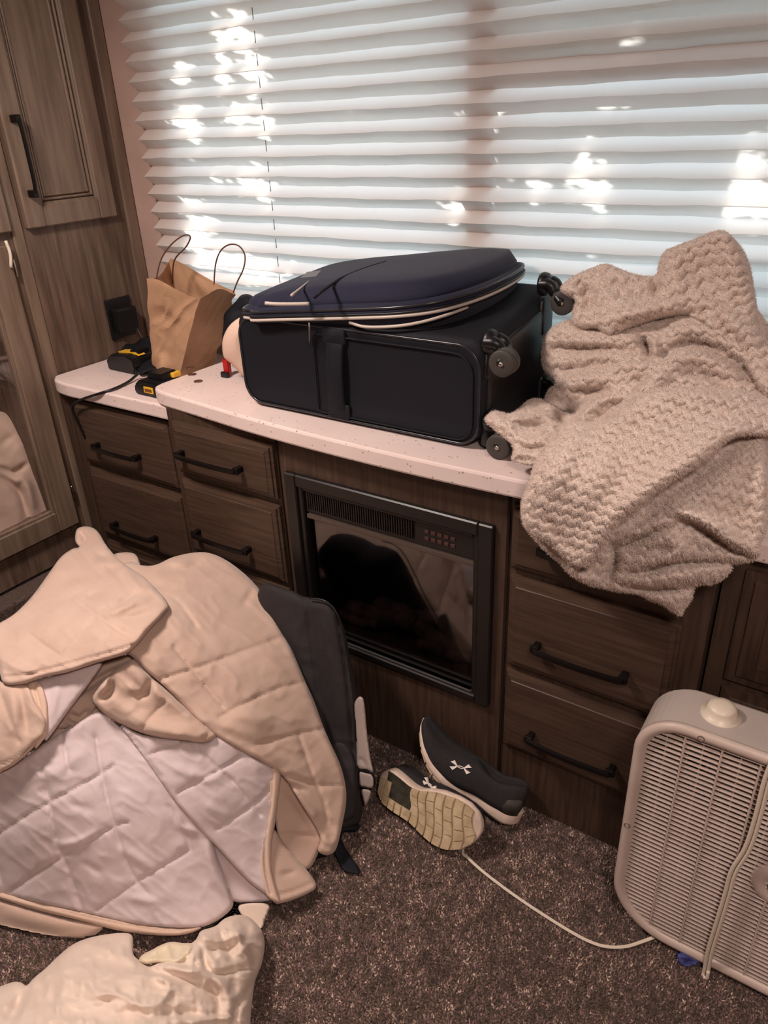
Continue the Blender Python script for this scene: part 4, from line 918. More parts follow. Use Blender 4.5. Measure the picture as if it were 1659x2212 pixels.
for k in range(N_):
    a = M_*N_+k; b_ = M_*N_+(k+1) % N_; F.append((a, b_, base_n+b_, base_n+a))
F.append(tuple(range(N_))[::-1])
mesh('bag_body', V, F, kraft, bag, False)
tube('handle', catmull([at(337, 622, y=1.48), at(340, 590, y=1.48), at(350, 556, y=1.49), at(372, 526, y=1.50), at(398, 508, y=1.51), at(411, 512, y=1.52), at(402, 533, y=1.53), at(381, 555, y=1.53), at(374, 575, y=1.53), at(373, 612, y=1.54)], 5), .0021, cordp, bag, 8)
tube('handle', catmull([at(463, 625, y=1.60), at(463, 598, y=1.60), at(467, 565, y=1.60), at(478, 540, y=1.60), at(497, 528, y=1.60), at(517, 532, y=1.60), at(529, 552, y=1.60), at(526, 580, y=1.59), at(513, 608, y=1.585), at(504, 632, y=1.58)], 5), .0021, cordp, bag, 8)

# ------------------------------------------------------------------ little things on the counters
bb_ = rbf([(590, 650, tt(590, 650, y=1.60)), (540, 635, tt(540, 635, y=1.60)), (480, 690, tt(480, 690, y=1.56)), (485, 780, tt(485, 780, z=.93)), (600, 790, tt(600, 790, y=1.55)), (600, 700, tt(600, 700, y=1.57))])
bc = build_cloth('knit_cap', [cloth([(483, 700), (484, 680), (496, 664), (510, 650), (520, 638), (535, 635), (550, 642), (560, 650), (600, 655), (620, 700), (610, 770), (560, 790), (500, 780), (484, 770), (480, 730)], bb_, 4, .03, 20, .03, 40, .05, [([(500, 680), (540, 670), (580, 690)], 10, -.01), ([(490, 740), (510, 700)], 8, .008)])], blackfab)
tag(bc, 'crumpled black knit cap between the paper bag and the suitcase', 'cap')
pb_ = rbf([(480, 740, tt(480, 740, y=1.44)), (545, 690, tt(545, 690, y=1.45)), (525, 812, tt(525, 812, z=.925)), (570, 740, tt(570, 740, y=1.46)), (560, 820, tt(560, 820, z=.93))])
pc = build_cloth('padded_pouch', [cloth([(480, 750), (482, 730), (492, 708), (508, 692), (528, 682), (550, 684), (570, 720), (565, 780), (550, 812), (530, 815), (520, 808), (510, 798), (500, 786), (484, 772)], pb_, 4, .03, 30, .035, 30, .03, [([(540, 700), (510, 730), (510, 780)], 12, .004)])], peach)
tag(pc, 'smooth peach-coloured padded pouch leaning on the left end of the suitcase', 'pouch')
def block(name, c, sx, sy, sz, yaw, m_, parent=None, bev=.004, prof=None):
    bm = bmesh.new(); add_box(bm, (-sx/2, -sy/2, 0), (sx/2, sy/2, sz), bev, 2)
    bmesh.ops.rotate(bm, verts=bm.verts, cent=(0, 0, 0), matrix=Matrix.Rotation(yaw, 3, 'Z')); bmesh.ops.translate(bm, verts=bm.verts, vec=Vector(c))
    return bm_obj(name, bm, m_, parent, False)
def prism(name, outline, c, yaw, ext, m_, parent, bev=.002):
    """outline in local x-z, extruded along local y"""
    bm = bmesh.new(); n = len(outline)
    ca, sa = math.cos(yaw), math.sin(yaw)
    def P(x, y, z): return (c[0]+ca*x-sa*y, c[1]+sa*x+ca*y, c[2]+z)
    A_ = [bm.verts.new(P(x, -ext/2, z)) for x, z in outline]; B_ = [bm.verts.new(P(x, ext/2, z)) for x, z in outline]
    bm.faces.new(A_); bm.faces.new(B_[::-1])
    for k in range(n): bm.faces.new((A_[k], B_[k], B_[(k+1) % n], A_[(k+1) % n]))
    if bev: bmesh.ops.bevel(bm, geom=list(bm.edges), offset=bev, segments=2, affect='EDGES')
    return bm_obj(name, bm, m_, parent, False)
lt_ = empty('lighter', (-1.545, 1.475, CT), 'small red and black lighter standing beside the peach pouch', 'lighter')
prism('case', [(-.010, 0), (.010, 0), (.011, .050), (-.011, .050)], (-1.550, 1.474, CT), .2, .014, red, lt_, .003)
block('base', (-1.545, 1.458, CT), .026, .012, .016, .1, blackpl, lt_, .003)
coins = 'coins lying on the counter corner'
for (px, py), lb in (((411, 795), 'coin nearest the paper bag, farthest back of three on the counter corner'), ((415, 809), 'coin in the middle of the row of three on the counter corner'), ((428, 824), 'coin nearest the viewer of three on the counter corner')):
    p = at(px, py, z=CT)
    o = lathe('coin', [(.0118, 0), (.0125, .0004), (.0125, .0014), (.0118, .0018), (.0108, .0018), (.0106, .0015)], (p[0], p[1], CT+.0001), (0, 0, 1), copper, None, 28)
    tag(o, lb, 'coin', coins)
WT = .8718
ch = empty('battery_charger', (-1.98, 1.48, WT), 'black tool battery charger with a yellow stripe below the wall outlet', 'charger')
prism('housing', [(-.068, 0), (.055, 0), (.068, .02), (.062, .048), (.03, .058), (-.045, .052), (-.072, .03)], (-1.985, 1.485, WT), -.02, .085, blackpl, ch, .004)
prism('yellow_stripe', [(-.040, 0), (.035, .004), (.052, .0), (.035, .009), (.0, .008), (-.042, .004)], (-1.98, 1.485, WT+.052), .02, .03, yellow, ch, .001)
prism('battery_rails', [(-.02, 0), (.02, 0), (.016, .014), (-.016, .014)], (-1.955, 1.50, WT+.052), .1, .05, blackpl, ch, .002)
pouch = build_cloth('tool_pouch', [cloth([(262, 760), (270, 744), (290, 742), (308, 730), (330, 726), (360, 728), (370, 760), (362, 800), (330, 800), (305, 808), (296, 802), (292, 780)], rbf([(262, 752, tt(262, 752, y=1.60)), (330, 728, tt(330, 728, y=1.60)), (300, 805, tt(300, 805, z=.885)), (360, 795, tt(360, 795, z=.885)), (360, 735, tt(360, 735, y=1.64))]), 3.5, .0, 14, .012, 20, .02, [([(280, 760), (320, 750), (350, 770)], 6, -.008), ([(300, 790), (330, 760)], 6, .008)])], blackfab)
tag(pouch, 'slumped black pouch behind the charger, half hidden by the paper bag', 'pouch')
ba = empty('tool_battery', (-1.70, 1.36, WT), 'black and yellow power tool battery lying beside the raised countertop', 'battery')
yw = -.35
prism('housing', [(-.050, .0), (.05, 0), (.055, .02), (.05, .045), (-.03, .045), (-.052, .028), (-.056, .012)], (-1.722, 1.362, WT), 0, .085, blackpl, ba, .004)
prism('slide_mount', [(-.03, 0), (.035, 0), (.03, .018), (-.025, .018)], (-1.715, 1.375, WT+.044), 0, .06, blackpl, ba, .003)
block('label_plate', (-1.712, 1.318, WT+.012), .038, .003, .018, 0, yellow, ba, .0008)
block('label_print', (-1.712, 1.3163, WT+.016), .028, .0012, .009, 0, mat('dark_print', (110, 72, 22), .5), ba, 0)
block('release_button', (-1.683, 1.395, WT+.044), .024, .03, .014, 0, yellow, ba, .003)
kw = .8765
tube_pts = [at(300, 806, z=.895), at(294, 811, z=kw+.010), at(280, 823, z=kw+.003), at(262, 833, z=kw+.001), at(240, 842, z=kw+.001)]
e0 = at(212, 851, y=1.277); e1 = at(176, 863, y=1.276); e2_ = at(158, 876, y=1.276)
tube_pts += [e0, e1, e2_, np.array([e2_[0]-.012, 1.280, e2_[2]-.03]), np.array([e2_[0]-.014, 1.30, e2_[2]-.12])]
pw = tube('power_cable', catmull(tube_pts, 6), .0040, blackpl, None, 8)
tag(pw, 'black power cable running over the edge of the lower countertop', 'cable')

# the overfilled case stands a little higher at the window side
for c in suit.children:
    if c.name.split('.')[0] in ('body', 'end_plate', 'corner_guard'):
        for v in c.data.vertices:
            v.co.z += max(0, v.co.y-1.325)*.15*min(1, max(0, (v.co.z-SZ0)/(SZ1-SZ0)))

# ------------------------------------------------------------------ backpack leaning on the cabinet
bp = empty('backpack', (-.95, 1.12, 0), 'dark grey backpack leaning on the fireplace cabinet behind the comforter', 'backpack')
pk = rbf([(620, 1268, tt(620, 1268, y=1.15)), (700, 1292, tt(700, 1292, y=1.16)), (745, 1380, tt(745, 1380, y=1.15)), (600, 1400, tt(600, 1400, y=1.11)), (765, 1520, tt(765, 1520, y=1.11)), (778, 1650, tt(778, 1650, y=1.07)), (780, 1780, tt(780, 1780, z=.02)), (650, 1600, tt(650, 1600, y=1.04)), (690, 1780, tt(690, 1780, z=.05)), (560, 1300, tt(560, 1300, y=1.14))])
body = cloth([(560, 1270), (620, 1272), (655, 1288), (690, 1293), (715, 1305), (735, 1335), (748, 1375), (756, 1420), (766, 1470), (774, 1520), (777, 1580), (778, 1640), (776, 1700), (783, 1750), (772, 1785), (748, 1797), (720, 1800), (680, 1790), (640, 1700), (600, 1560), (560, 1420)], pk, 5, 0, 26, .03, 40, .07,
             [([(660, 1295), (672, 1380), (690, 1500), (720, 1650)], 4, -.006, 'line'), ([(730, 1335), (748, 1450), (758, 1560), (764, 1660)], 4, -.008, 'line'), ([(600, 1290), (640, 1400), (680, 1540)], 22, .012), ([(700, 1330), (720, 1450), (745, 1600)], 18, .010), ([(700, 1700), (740, 1710), (775, 1700)], 8, -.008)], crink(12, .003))
build_cloth('main_compartment', [body], packm, bp)
build_cloth('front_pocket', [cloth([(700, 1620), (740, 1600), (766, 1640), (772, 1700), (770, 1760), (740, 1780), (705, 1770), (690, 1700)], pk, 4, .022, 14, .014, 10, .01, [], crink(14, .003))], packm, bp)
seam = [(668, 1292), (700, 1297), (724, 1318), (740, 1362), (752, 1430), (764, 1510), (769, 1600)]
def onpk(px, py, h): 
    t = float(pk(np.array([px*1.]), np.array([py*1.]))[0]); R = ray(px, py); return CAM+R*(t-h/np.linalg.norm(R))
tube('zipper', catmull([onpk(x, y, .031) for x, y in seam], 5), .0022, blackpl, bp, 6)
gb = rbf([(780, 1505, tt(780, 1505, y=1.10)), (765, 1560, tt(765, 1560, y=1.09)), (800, 1640, tt(800, 1640, y=1.065)), (770, 1640, tt(770, 1640, y=1.065)), (800, 1690, tt(800, 1690, y=1.05))])
build_cloth('side_strap_pad', [cloth([(764, 1530), (768, 1514), (776, 1505), (784, 1508), (788, 1525), (791, 1560), (795, 1600), (801, 1640), (806, 1668), (790, 1664), (772, 1658), (770, 1620), (767, 1575)], gb, 3, .01, 9, .009, 9, .006, [([(772, 1650), (780, 1640), (790, 1656)], 4, -.004)])], greycl, bp)
build_cloth('strap_tab', [cloth([(776, 1668), (790, 1670), (804, 1674), (807, 1690), (804, 1703), (790, 1701), (776, 1696)], gb, 3, .006, 4, .004, 4, .003)], greycl, bp)
build_cloth('strap_tab', [cloth([(780, 1706), (800, 1708), (798, 1725), (788, 1742), (783, 1728)], gb, 3, .004, 4, .004, 4, .003)], greycl, bp)
tube('elastic_loop', catmull([at(772, 1664, y=1.055), at(795, 1664, y=1.05), at(808, 1680, y=1.05), at(808, 1698, y=1.05), at(795, 1706, y=1.05), at(778, 1702, y=1.055)], 5), .0022, blackfab, bp, 6)
sb_ = rbf([(722, 1830, tt(722, 1830, z=.03)), (745, 1840, tt(745, 1840, z=.016)), (778, 1884, tt(778, 1884, z=.012)), (735, 1880, tt(735, 1880, z=.012))])
build_cloth('hanging_strap', [cloth([(715, 1815), (735, 1812), (748, 1835), (764, 1858), (779, 1884), (762, 1887), (742, 1880), (728, 1855)], sb_, 3, .002, 4, .003, 4, .004)], blackfab, bp)
build_cloth('base_panel', [cloth([(660, 1740), (720, 1780), (775, 1780), (770, 1795), (740, 1800), (735, 1830), (700, 1850), (660, 1850)], rbf([(660, 1740, tt(660, 1740, z=.08)), (775, 1790, tt(775, 1790, z=.03)), (700, 1850, tt(700, 1850, z=.02)), (660, 1850, tt(660, 1850, z=.02))]), 4, 0, 10, .01, 20, .03)], blackfab, bp)

# ------------------------------------------------------------------ shoes
def shoe(label, O, u, up, L, HW, side, bend=0):
    """O: heel centre on the sole; u: heel to toe; up: sole to ankle; side: +1/-1 for the arch side"""
    O = np.array(O, float); u = np.array(u, float); u /= np.linalg.norm(u); up = np.array(up, float); up -= u*(up@u); up /= np.linalg.norm(up); wv = np.cross(up, u)
    root = empty('running_shoe', tuple(O), label, 'shoe', None)
    W1 = np.interp
    def hw(s, sg):       # half width, arch side narrower
        arch = 1-(.34 if sg == side else .10)*math.exp(-((s-.36)/.16)**2)
        e = max(0, 1-((abs(s-.5)-.0)/.5)**2.0 if s > .5 else 1)
        b_ = float(W1(s, [0, .03, .1, .25, .45, .65, .78, .88, .95, .985, 1], [0.10, .42, .66, .76, .84, .98, 1, .86, .60, .34, .06]))
        return HW*b_*arch
    cl_ = lambda s: side*-.10*HW*math.sin(math.pi*s)*1.0+side*.10*HW*math.exp(-((s-1)/.2)**2)
    zb = lambda s: .030*max(0, (s-.70)/.30)**2+.008*max(0, (.12-s)/.12)**2+.004*math.exp(-((s-.38)/.12)**2)+bend*(max(0, s-.40)/.6)**1.9
    th = lambda s: float(W1(s, [0, .1, .3, .6, .85, 1], [.032, .034, .030, .024, .018, .012]))
    def P(s, v, h): return O+u*(s*L)+wv*v+up*h
    SS = list(np.linspace(0, .12, 6))+list(np.linspace(.15, .88, 20))+list(np.linspace(.9, 1, 8))
    def sidew(s, sg, k=1.0): return cl_(s)+sg*hw(s, sg)*k
    rings = []
    for s in SS:
        z0, t_ = zb(s), th(s); a, b_ = sidew(s, -1), sidew(s, 1); c = cl_(s)
        r = []
        for k_, hh in ((.94, 0), (1.0, .15), (1.03, .45), (1.0, .8), (.95, 1)): r.append(P(s, c+(b_-c)*k_, z0+t_*hh))
        for k_ in (.5, 0, -.5): r.append(P(s, c+((b_-c) if k_ > 0 else (c-a))*k_, z0+t_))
        for k_, hh in ((.95, 1), (1.0, .8), (1.03, .45), (1.0, .15), (.94, 0)): r.append(P(s, c+(a-c)*k_, z0+t_*hh))
        for k_ in (-.5, 0, .5): r.append(P(s, c+((b_-c) if k_ > 0 else (c-a))*k_, z0))
        rings.append(r)
    loft('midsole', rings, midsole, root)
    # upper with foot opening
    hu = lambda s: float(W1(s, [0, .05, .12, .25, .36, .45, .58, .75, .88, .96, 1], [.055, .075, .072, .056, .058, .072, .066, .050, .038, .024, .006]))
    op = lambda s: float(W1(s, [0, .04, .08, .15, .34, .42, .46], [0, .0, .6, 1, 1, .5, 0]))
    rings = []
    SU = [s for s in SS if s > .008 and s < .995]
    for s in SU:
        z0 = zb(s)+th(s)*.85; a, b_ = [sidew(s, q_, .96*(1+(.34 if q_ == side else 0)*math.exp(-((s-.36)/.16)**2))) for q_ in (-1, 1)]; c = cl_(s); h_ = hu(s); o_ = op(s)
        r = []
        ang = np.linspace(0, 1, 9)
        rim = .50*o_
        for q_ in ang:      # outer wall right going up
            th_ = q_*math.pi/2
            kx = math.cos(th_)**.62; kx = rim+(1-rim)*kx if o_ > 0 else kx
            r.append(P(s, c+(b_-c)*kx, z0+h_*math.sin(th_)**.9))
        dz = min(h_*.8, .05)*o_
        r.append(P(s, c+(b_-c)*rim*.85, z0+h_-dz*.15)); r.append(P(s, c+(b_-c)*rim*.8, z0+h_-dz)); r.append(P(s, c, z0+h_-dz*1.02)); r.append(P(s, c+(a-c)*rim*.8, z0+h_-dz)); r.append(P(s, c+(a-c)*rim*.85, z0+h_-dz*.15))
        for q_ in ang[::-1]:
            th_ = q_*math.pi/2; kx = math.cos(th_)**.62; kx = rim+(1-rim)*kx if o_ > 0 else kx
            r.append(P(s, c+(a-c)*kx, z0+h_*math.sin(th_)**.9))
        rings.append(r)
    loft('upper', rings, shoeb, root)
    # dark heel counter
    rings = []
    for s in [x for x in SS if .004 < x < .24]:
        z0 = zb(s)+th(s)*.8; c = cl_(s); a, b_ = sidew(s, -1, 1.0), sidew(s, 1, 1.0); hh = hu(s)*.62*(1-.55*(s/.24)**2)
        rings.append([P(s, c+(b_-c)*1.0, z0), P(s, c+(b_-c)*1.015, z0+hh*.5), P(s, c+(b_-c)*.97, z0+hh), P(s, c+(a-c)*.97, z0+hh), P(s, c+(a-c)*1.015, z0+hh*.5), P(s, c+(a-c)*1.0, z0)])
    loft('heel_counter', rings, treadd, root)
    # outsole: dark centre channel and separate tread blocks
    rows = [.02, .09, .16, .23, .30, .37, .455, .54, .625, .71, .795, .88, .955]
    wav = lambda v, s: .030*math.sin(v/HW*2.4)*(1 if s > .36 else 0)
    def lug(s0, s1, k0, k1, nm='tread_block', h=.0042, m_=tread):
        def pt(s, k, hh):
            s2 = s+wav(k*HW, s)*.9; s2 = min(max(s2, .01), .99)
            v = cl_(s2)+k*hw(s2, 1 if k > 0 else -1); return P(s2, v, zb(s2)-hh)
        n_ = 5; ks = np.linspace(k0, k1, n_); top = [pt(s0, k, h) for k in ks]+[pt(s1, k, h) for k in ks[::-1]]; bot = [pt(s0-.0, k, -.001) for k in ks]+[pt(s1, k, -.001) for k in ks[::-1]]
        mid = [pt(s0+.003, k, h+.0012) for k in ks]+[pt(s1-.003, k, h+.0012) for k in ks[::-1]]
        N = len(top); V = bot+top+mid; F = []
        for r0 in (0, N):
            for k in range(N): F.append((r0+k, r0+(k+1) % N, r0+N+(k+1) % N, r0+N+k))
        for k in range(n_-1): F.append((2*N+k, 2*N+k+1, 2*N+N-2-k, 2*N+N-1-k))
        bm = bmesh.new(); vs = [bm.verts.new(tuple(p)) for p in V]
        for f in F: bm.faces.new([vs[i] for i in f])
        return bm_obj(nm, bm, m_, root)
    g_ = .011
    for i in range(len(rows)-1):
        s0, s1 = rows[i]+g_/2, rows[i+1]-g_/2
        if s0 > .36:
            cols = [-.97, -.55, -.08, .42, .97] if i % 2 else [-.97, -.35, .15, .60, .97]
            if s0 < .46: cols = [-.97, -.5, 0, .5, .97]
            for a, b_ in zip(cols, cols[1:]): lug(s0, s1, a+.02, b_-.02)
        else:
            far = -side
            for a, b_ in ((.97, .74), (.72, .46)):
                k0, k1 = sorted((far*a, far*b_)); lug(s0, s1, k0, k1)
            if s0 < .1:
                lug(s0, s1, -.4, .4)
    # centre channel floor in dark rubber
    rings = []
    for s in np.linspace(.10, .375, 8):
        ed = side*(.86); lo_k, hi_k = sorted((-side*.42, side*.93))
        a, b_ = cl_(s)+lo_k*hw(s, np.sign(lo_k)), cl_(s)+hi_k*hw(s, np.sign(hi_k))
        rings.append([P(s, a, zb(s)+.002), P(s, b_, zb(s)+.002), P(s, b_, zb(s)-.0025), P(s, (a+b_)/2, zb(s)-.0005), P(s, a, zb(s)-.0025)])
    loft('arch_channel', rings, treadd, root, smooth=False)
    # logo: two facing curved arcs with flared ends, on the outer side of the upper
    return root, P, cl_, sidew, zb, th, hu
def emblem(root, c, e1, e2, n, sz):
    """interlocked arch emblem lying on the cloth: two back-to-back arcs joined in the middle"""
    c = np.array(c, float); e1 = np.array(e1, float)/np.linalg.norm(e1); e2 = np.array(e2, float); e2 -= e1*(e2@e1); e2 /= np.linalg.norm(e2); n = np.cross(e1, e2)
    bm = bmesh.new()
    for sg in (1, -1):
        pts = []; ws = []
        for t in np.linspace(-1, 1, 25):
            y = t*.95; x = .16*(1-(t/.42)**2)*1 if abs(t) < .42 else -.62*((abs(t)-.42)/.58)**.8
            pts.append((sg*x*1.0, y)); ws.append(.055 if abs(t) < .34 else .055+.24*((abs(t)-.34)/.66)**1.3)
        L_, R_ = [], []
        for i, (x, y) in enumerate(pts):
            a = np.array(pts[max(i-1, 0)]); b_ = np.array(pts[min(i+1, 24)]); d = b_-a; d /= np.linalg.norm(d)+1e-9; nn = np.array([-d[1], d[0]])
            for lst, s_ in ((L_, 1), (R_, -1)): lst.append(np.array([x, y])+nn*ws[i]*s_)
        W = lambda q, h: tuple(c+(e2*q[0]*.62+e1*q[1])*sz+n*h)
        Lt = [bm.verts.new(W(q, .0008)) for q in L_]; Rt = [bm.verts.new(W(q, .0008)) for q in R_]
        Lb = [bm.verts.new(W(q, -.0035)) for q in L_]; Rb = [bm.verts.new(W(q, -.0035)) for q in R_]
        for i in range(24):
            bm.faces.new((Lt[i], Rt[i], Rt[i+1], Lt[i+1])); bm.faces.new((Lb[i], Lb[i+1], Rb[i+1], Rb[i])); bm.faces.new((Lt[i], Lt[i+1], Lb[i+1], Lb[i])); bm.faces.new((Rt[i], Rb[i], Rb[i+1], Rt[i+1]))
        bm.faces.new((Lt[0], Lb[0], Rb[0], Rt[0])); bm.faces.new((Lt[24], Rt[24], Rb[24], Lb[24]))
    return bm_obj('emblem', bm, logom, root)
def sight(px, py, O, n):     # where the line of sight meets a plane through O
    n = np.array(n, float); d = ray(px, py); return CAM+d*(((np.array(O)-CAM)@n)/(d@n))
n1 = np.array([.12, .89, -.42]); n1 /= np.linalg.norm(n1)      # from the sole into the shoe (away from the viewer)
O1 = np.array([-.66, 1.058, .050])
h1 = sight(815, 1685, O1, n1); t1 = sight(1024, 1808, O1, n1)
s1_ = shoe('black slip-on running shoe tipped over with its worn cream tread facing the viewer', h1, t1-h1, n1, np.linalg.norm(t1-h1), .067, -1)
u2 = np.array([-.18, -.005, .036])
O2 = np.array([-.488, 1.203, .016])
s2_ = shoe('black running shoe with a thick white sole standing toe-up against the cabinet', O2, u2, (.19, .36, .91), .312, .054, 1, .085)

from mathutils.bvhtree import BVHTree
def stick(root, px, py, px2, py2, sz):
    """print the emblem on the cloth of the upper"""
    up_ = [c for c in root.children if c.name.startswith('upper')][0]
    bv = BVHTree.FromPolygons([v.co for v in up_.data.vertices], [list(p.vertices) for p in up_.data.polygons])
    hit = lambda a, b_: bv.ray_cast(Vector(CAM), Vector(ray(a, b_)).normalized())
    p, nn, _, _ = hit(px, py); p2, _, _, _ = hit(px2, py2)
    if p is None or p2 is None: return
    nn = np.array(nn); v = np.array(ray(px, py))
    if nn@v > 0: nn = -nn
    e1 = np.array(p2)-np.array(p); e1 -= nn*(e1@nn); e2 = np.cross(nn, e1)
    emblem(root, np.array(p)+nn*.0015, e1, e2, nn, sz)
stick(s2_[0], 995, 1657, 1012, 1662, .023)
stick(s1_[0], 929, 1696, 936, 1703, .020)

# ------------------------------------------------------------------ box fan
fan = empty('box_fan', (.06, 1.14, 0), 'dusty white square box fan with round dial standing on the carpet', 'fan')
AX0, AX1, AZ0, AZ1, AY0, AY1 = -.226, .34, .018, .592, 1.088, 1.205
RC = (.085, .085, .085, .10)
def rx(i, y, n=10):
    return [(x, y, z) for x, z in rrect(AX0+i, AZ0+i, AX1-i, AZ1-i, tuple(max(r-i, .01) for r in (.10, .085, .085, .125)), n)]
# bezel ring, rounded section
sec = [(.0, .012), (-.0005, .004), (.004, -.001), (.011, -.002), (.018, .001), (.0215, .006), (.0215, .016), (.010, .016)]
bm = bmesh.new(); R_ = [[bm.verts.new(p) for p in rx(i, AY0+dy)] for i, dy in sec]
for A_, B_ in zip(R_, R_[1:]+R_[:1]):
    for k in range(len(A_)): bm.faces.new((A_[k], A_[(k+1) % len(A_)], B_[(k+1) % len(A_)], B_[k]))
bm_obj('front_bezel', bm, whitepl, fan, True)
bm = bmesh.new(); sec = [(.001, .010), (.0, .03), (.0, AY1-AY0-.01), (.006, AY1-AY0), (.012, AY1-AY0), (.010, AY1-AY0-.006), (.006, .03), (.006, .012)]
R_ = [[bm.verts.new(p) for p in rx(i, AY0+dy)] for i, dy in sec]
for A_, B_ in zip(R_, R_[1:]+R_[:1]):
    for k in range(len(A_)): bm.faces.new((A_[k], A_[(k+1) % len(A_)], B_[(k+1) % len(A_)], B_[k]))
bm_obj('housing_band', bm, greym, fan, False)
def span(z, i=.018, y=None):
    """inside x range of the rounded frame at height z"""
    x0, x1 = AX0+i, AX1-i
    for (cz, r, top, left) in ((AZ1-.125, .125, True, True), (AZ0+.10, .10, False, True)):
        pass
    def cut(zc, r, up_):
        d = (z-zc) if up_ else (zc-z)
        return (r-i)-math.sqrt(max((r-i)**2-d*d, 0)) if d > 0 else 0
    x0 += max(cut(AZ1-.085, .085, True), cut(AZ0+.125, .125, False)); x1 -= max(cut(AZ1-.085, .085, True), cut(AZ0+.10, .10, False))
    return x0, x1
gr = box('grille', (AX0+.05, AY0+.0095, AZ0+.017), (AX0+.0525, AY0+.0125, AZ0+.03), whitepl, fan)
ns = 47
for k in range(ns):
    z = AZ0+.026+(AZ1-AZ0-.052)*k/(ns-1)
    a, b_ = span(z)
    bm = bmesh.new(); add_box(bm, (a-.002, AY0+.006, z-.0013), (b_+.002, AY0+.0125, z+.0013), .0005, 1)
    bm_obj('grille_slat', bm, whitepl, gr)
def zspan(x, i=.018):
    z0, z1 = AZ0+i, AZ1-i
    def cut(xc, r, lf):
        d = (xc-x) if lf else (x-xc)
        return (r-i)-math.sqrt(max((r-i)**2-d*d, 0)) if d > 0 else 0
    z1 -= max(cut(AX0+.085, .085, True), cut(AX1-.085, .085, False)); z0 += max(cut(AX0+.125, .125, True), cut(AX1-.10, .10, False))
    return z0, z1
x = AX0+.052; k = 0
while x < AX1-.03:
    z0, z1 = zspan(x)
    wd = .0017 if k % 2 else .0012
    box('grille_rib', (x-wd, AY0+(.005 if k % 2 else .0115), z0), (x+wd, AY0+.0145, z1), whitepl, gr, .0004, 1)
    x += .0305 if True else 0; k += 1
# back grille (joined), motor, blades
bm = bmesh.new()
for k in range(36):
    z = AZ0+.03+(AZ1-AZ0-.06)*k/35; a, b_ = span(z); add_box(bm, (a, AY1-.012, z-.0015), (b_, AY1-.008, z+.0015))
for k in range(14):
    x = AX0+.04+k*.038; z0, z1 = zspan(x); add_box(bm, (x-.0015, AY1-.010, z0), (x+.0015, AY1-.006, z1))
o = bm_obj('back_grille', bm, greym, fan); o['kind'] = 'stuff'
FC = (.057, (AZ0+AZ1)/2)
bladem = mat('dusty_fan_blade', (176, 150, 138), .55, col2=(150, 126, 116), nscale=14)
for j in range(5):
    a0 = 2*math.pi*j/5+.35
    bm = bmesh.new(); nr, na = 8, 10; g2 = []
    for i in range(nr+1):
        r = .045+(.235-.045)*i/nr; row = []
        for k in range(na+1):
            an_ = a0+(k/na-.5)*(1.05-.15*abs(i/nr-.5))+.25*(i/nr)
            row.append(bm.verts.new((FC[0]+r*math.cos(an_), AY0+.058+(k/na-.5)*.05*(1-.4*i/nr), FC[1]+r*math.sin(an_))))
        g2.append(row)
    for i in range(nr):
        for k in range(na): bm.faces.new((g2[i][k], g2[i][k+1], g2[i+1][k+1], g2[i+1][k]))
    r_ = bmesh.ops.solidify(bm, geom=bm.faces[:], thickness=.0018)
    bm_obj('fan_blade', bm, bladem, fan, True)
lathe('blade_hub', [(.05, .0), (.05, .03), (.044, .036), (.02, .038)], (FC[0], AY0+.076, FC[1]), (0, -1, 0), bladem, fan)
lathe('motor', [(.045, 0), (.055, .004), (.055, .03), (.04, .04)], (FC[0], AY1-.012, FC[1]), (0, -1, 0), greym, fan)
bm = bmesh.new()
add_lathe(bm, [(.052, 0), (.052, .006), (.045, .009), (.030, .010), (.026, .007), (.0, .007)], (FC[0], AY0+.014, FC[1]), (0, -1, 0), 40)
bm_obj('centre_badge', bm, whitepl, gr, True)
for r in (.020, .013, .007):
    bm = bmesh.new(); add_tube(bm, [(FC[0]+r*math.cos(t), AY0+.004, FC[1]+r*math.sin(t)) for t in np.linspace(.4, 5.6, 26)], .0016, 6)
    bm_obj('badge_ring', bm, mat('badge_ring', (96, 84, 80), .5), gr, True)
kx, ky = -.102, 1.165
lathe('dial', [(.034, 0), (.034, .002), (.026, .003), (.0245, .016), (.022, .021), (.012, .024), (.003, .0245)], (kx, ky-.012, AZ1-.001), (0, 0, 1), ivory, fan, 34)
lathe('dial', [(.010, 0), (.010, .006), (.006, .009)], (kx+.135, ky-.03, AZ1-.001), (0, 0, 1), ivory, fan, 20)
for (x, z) in ((-.118, AZ1-.0105), (AX0+.0105, .305)):
    lathe('screw', [(.0065, 0), (.0065, .0014), (.0045, .0016), (.004, .0005)], (x, AY0-.0005, z), (0, -1, 0), mat('screw_recess', (120, 104, 98), .5), fan, 18)
for x in (AX0+.10, AX1-.10):
    box('foot', (x-.03, AY0+.03, 0), (x+.03, AY1+.02, AZ0+.006), whitepl, fan, .004)
# cord wound round the fan
cy = AY0-.007
for dx, nm in ((0, 'wrapped_cord'), (.0075, 'wrapped_cord')):
    P = [at(1668+dx*0, 1640, y=AY0-.006), at(1650, 1690, y=cy), at(1632, 1762, y=cy), at(1610, 1830, y=cy), at(1580, 1880, y=cy), at(1566, 1930, y=cy), at(1548, 1990, y=cy), at(1530, 2050, y=cy), at(1521, 2096, y=cy)]
    P = [np.array([p[0]+dx, p[1], p[2]]) for p in P]
    if dx == 0: P += [at(1519, 2108, y=cy-.004), at(1527, 2112, y=cy-.006), at(1530, 2098, y=cy-.004)]
    tube(nm, catmull(P, 5), .0036, ivory, fan, 8)
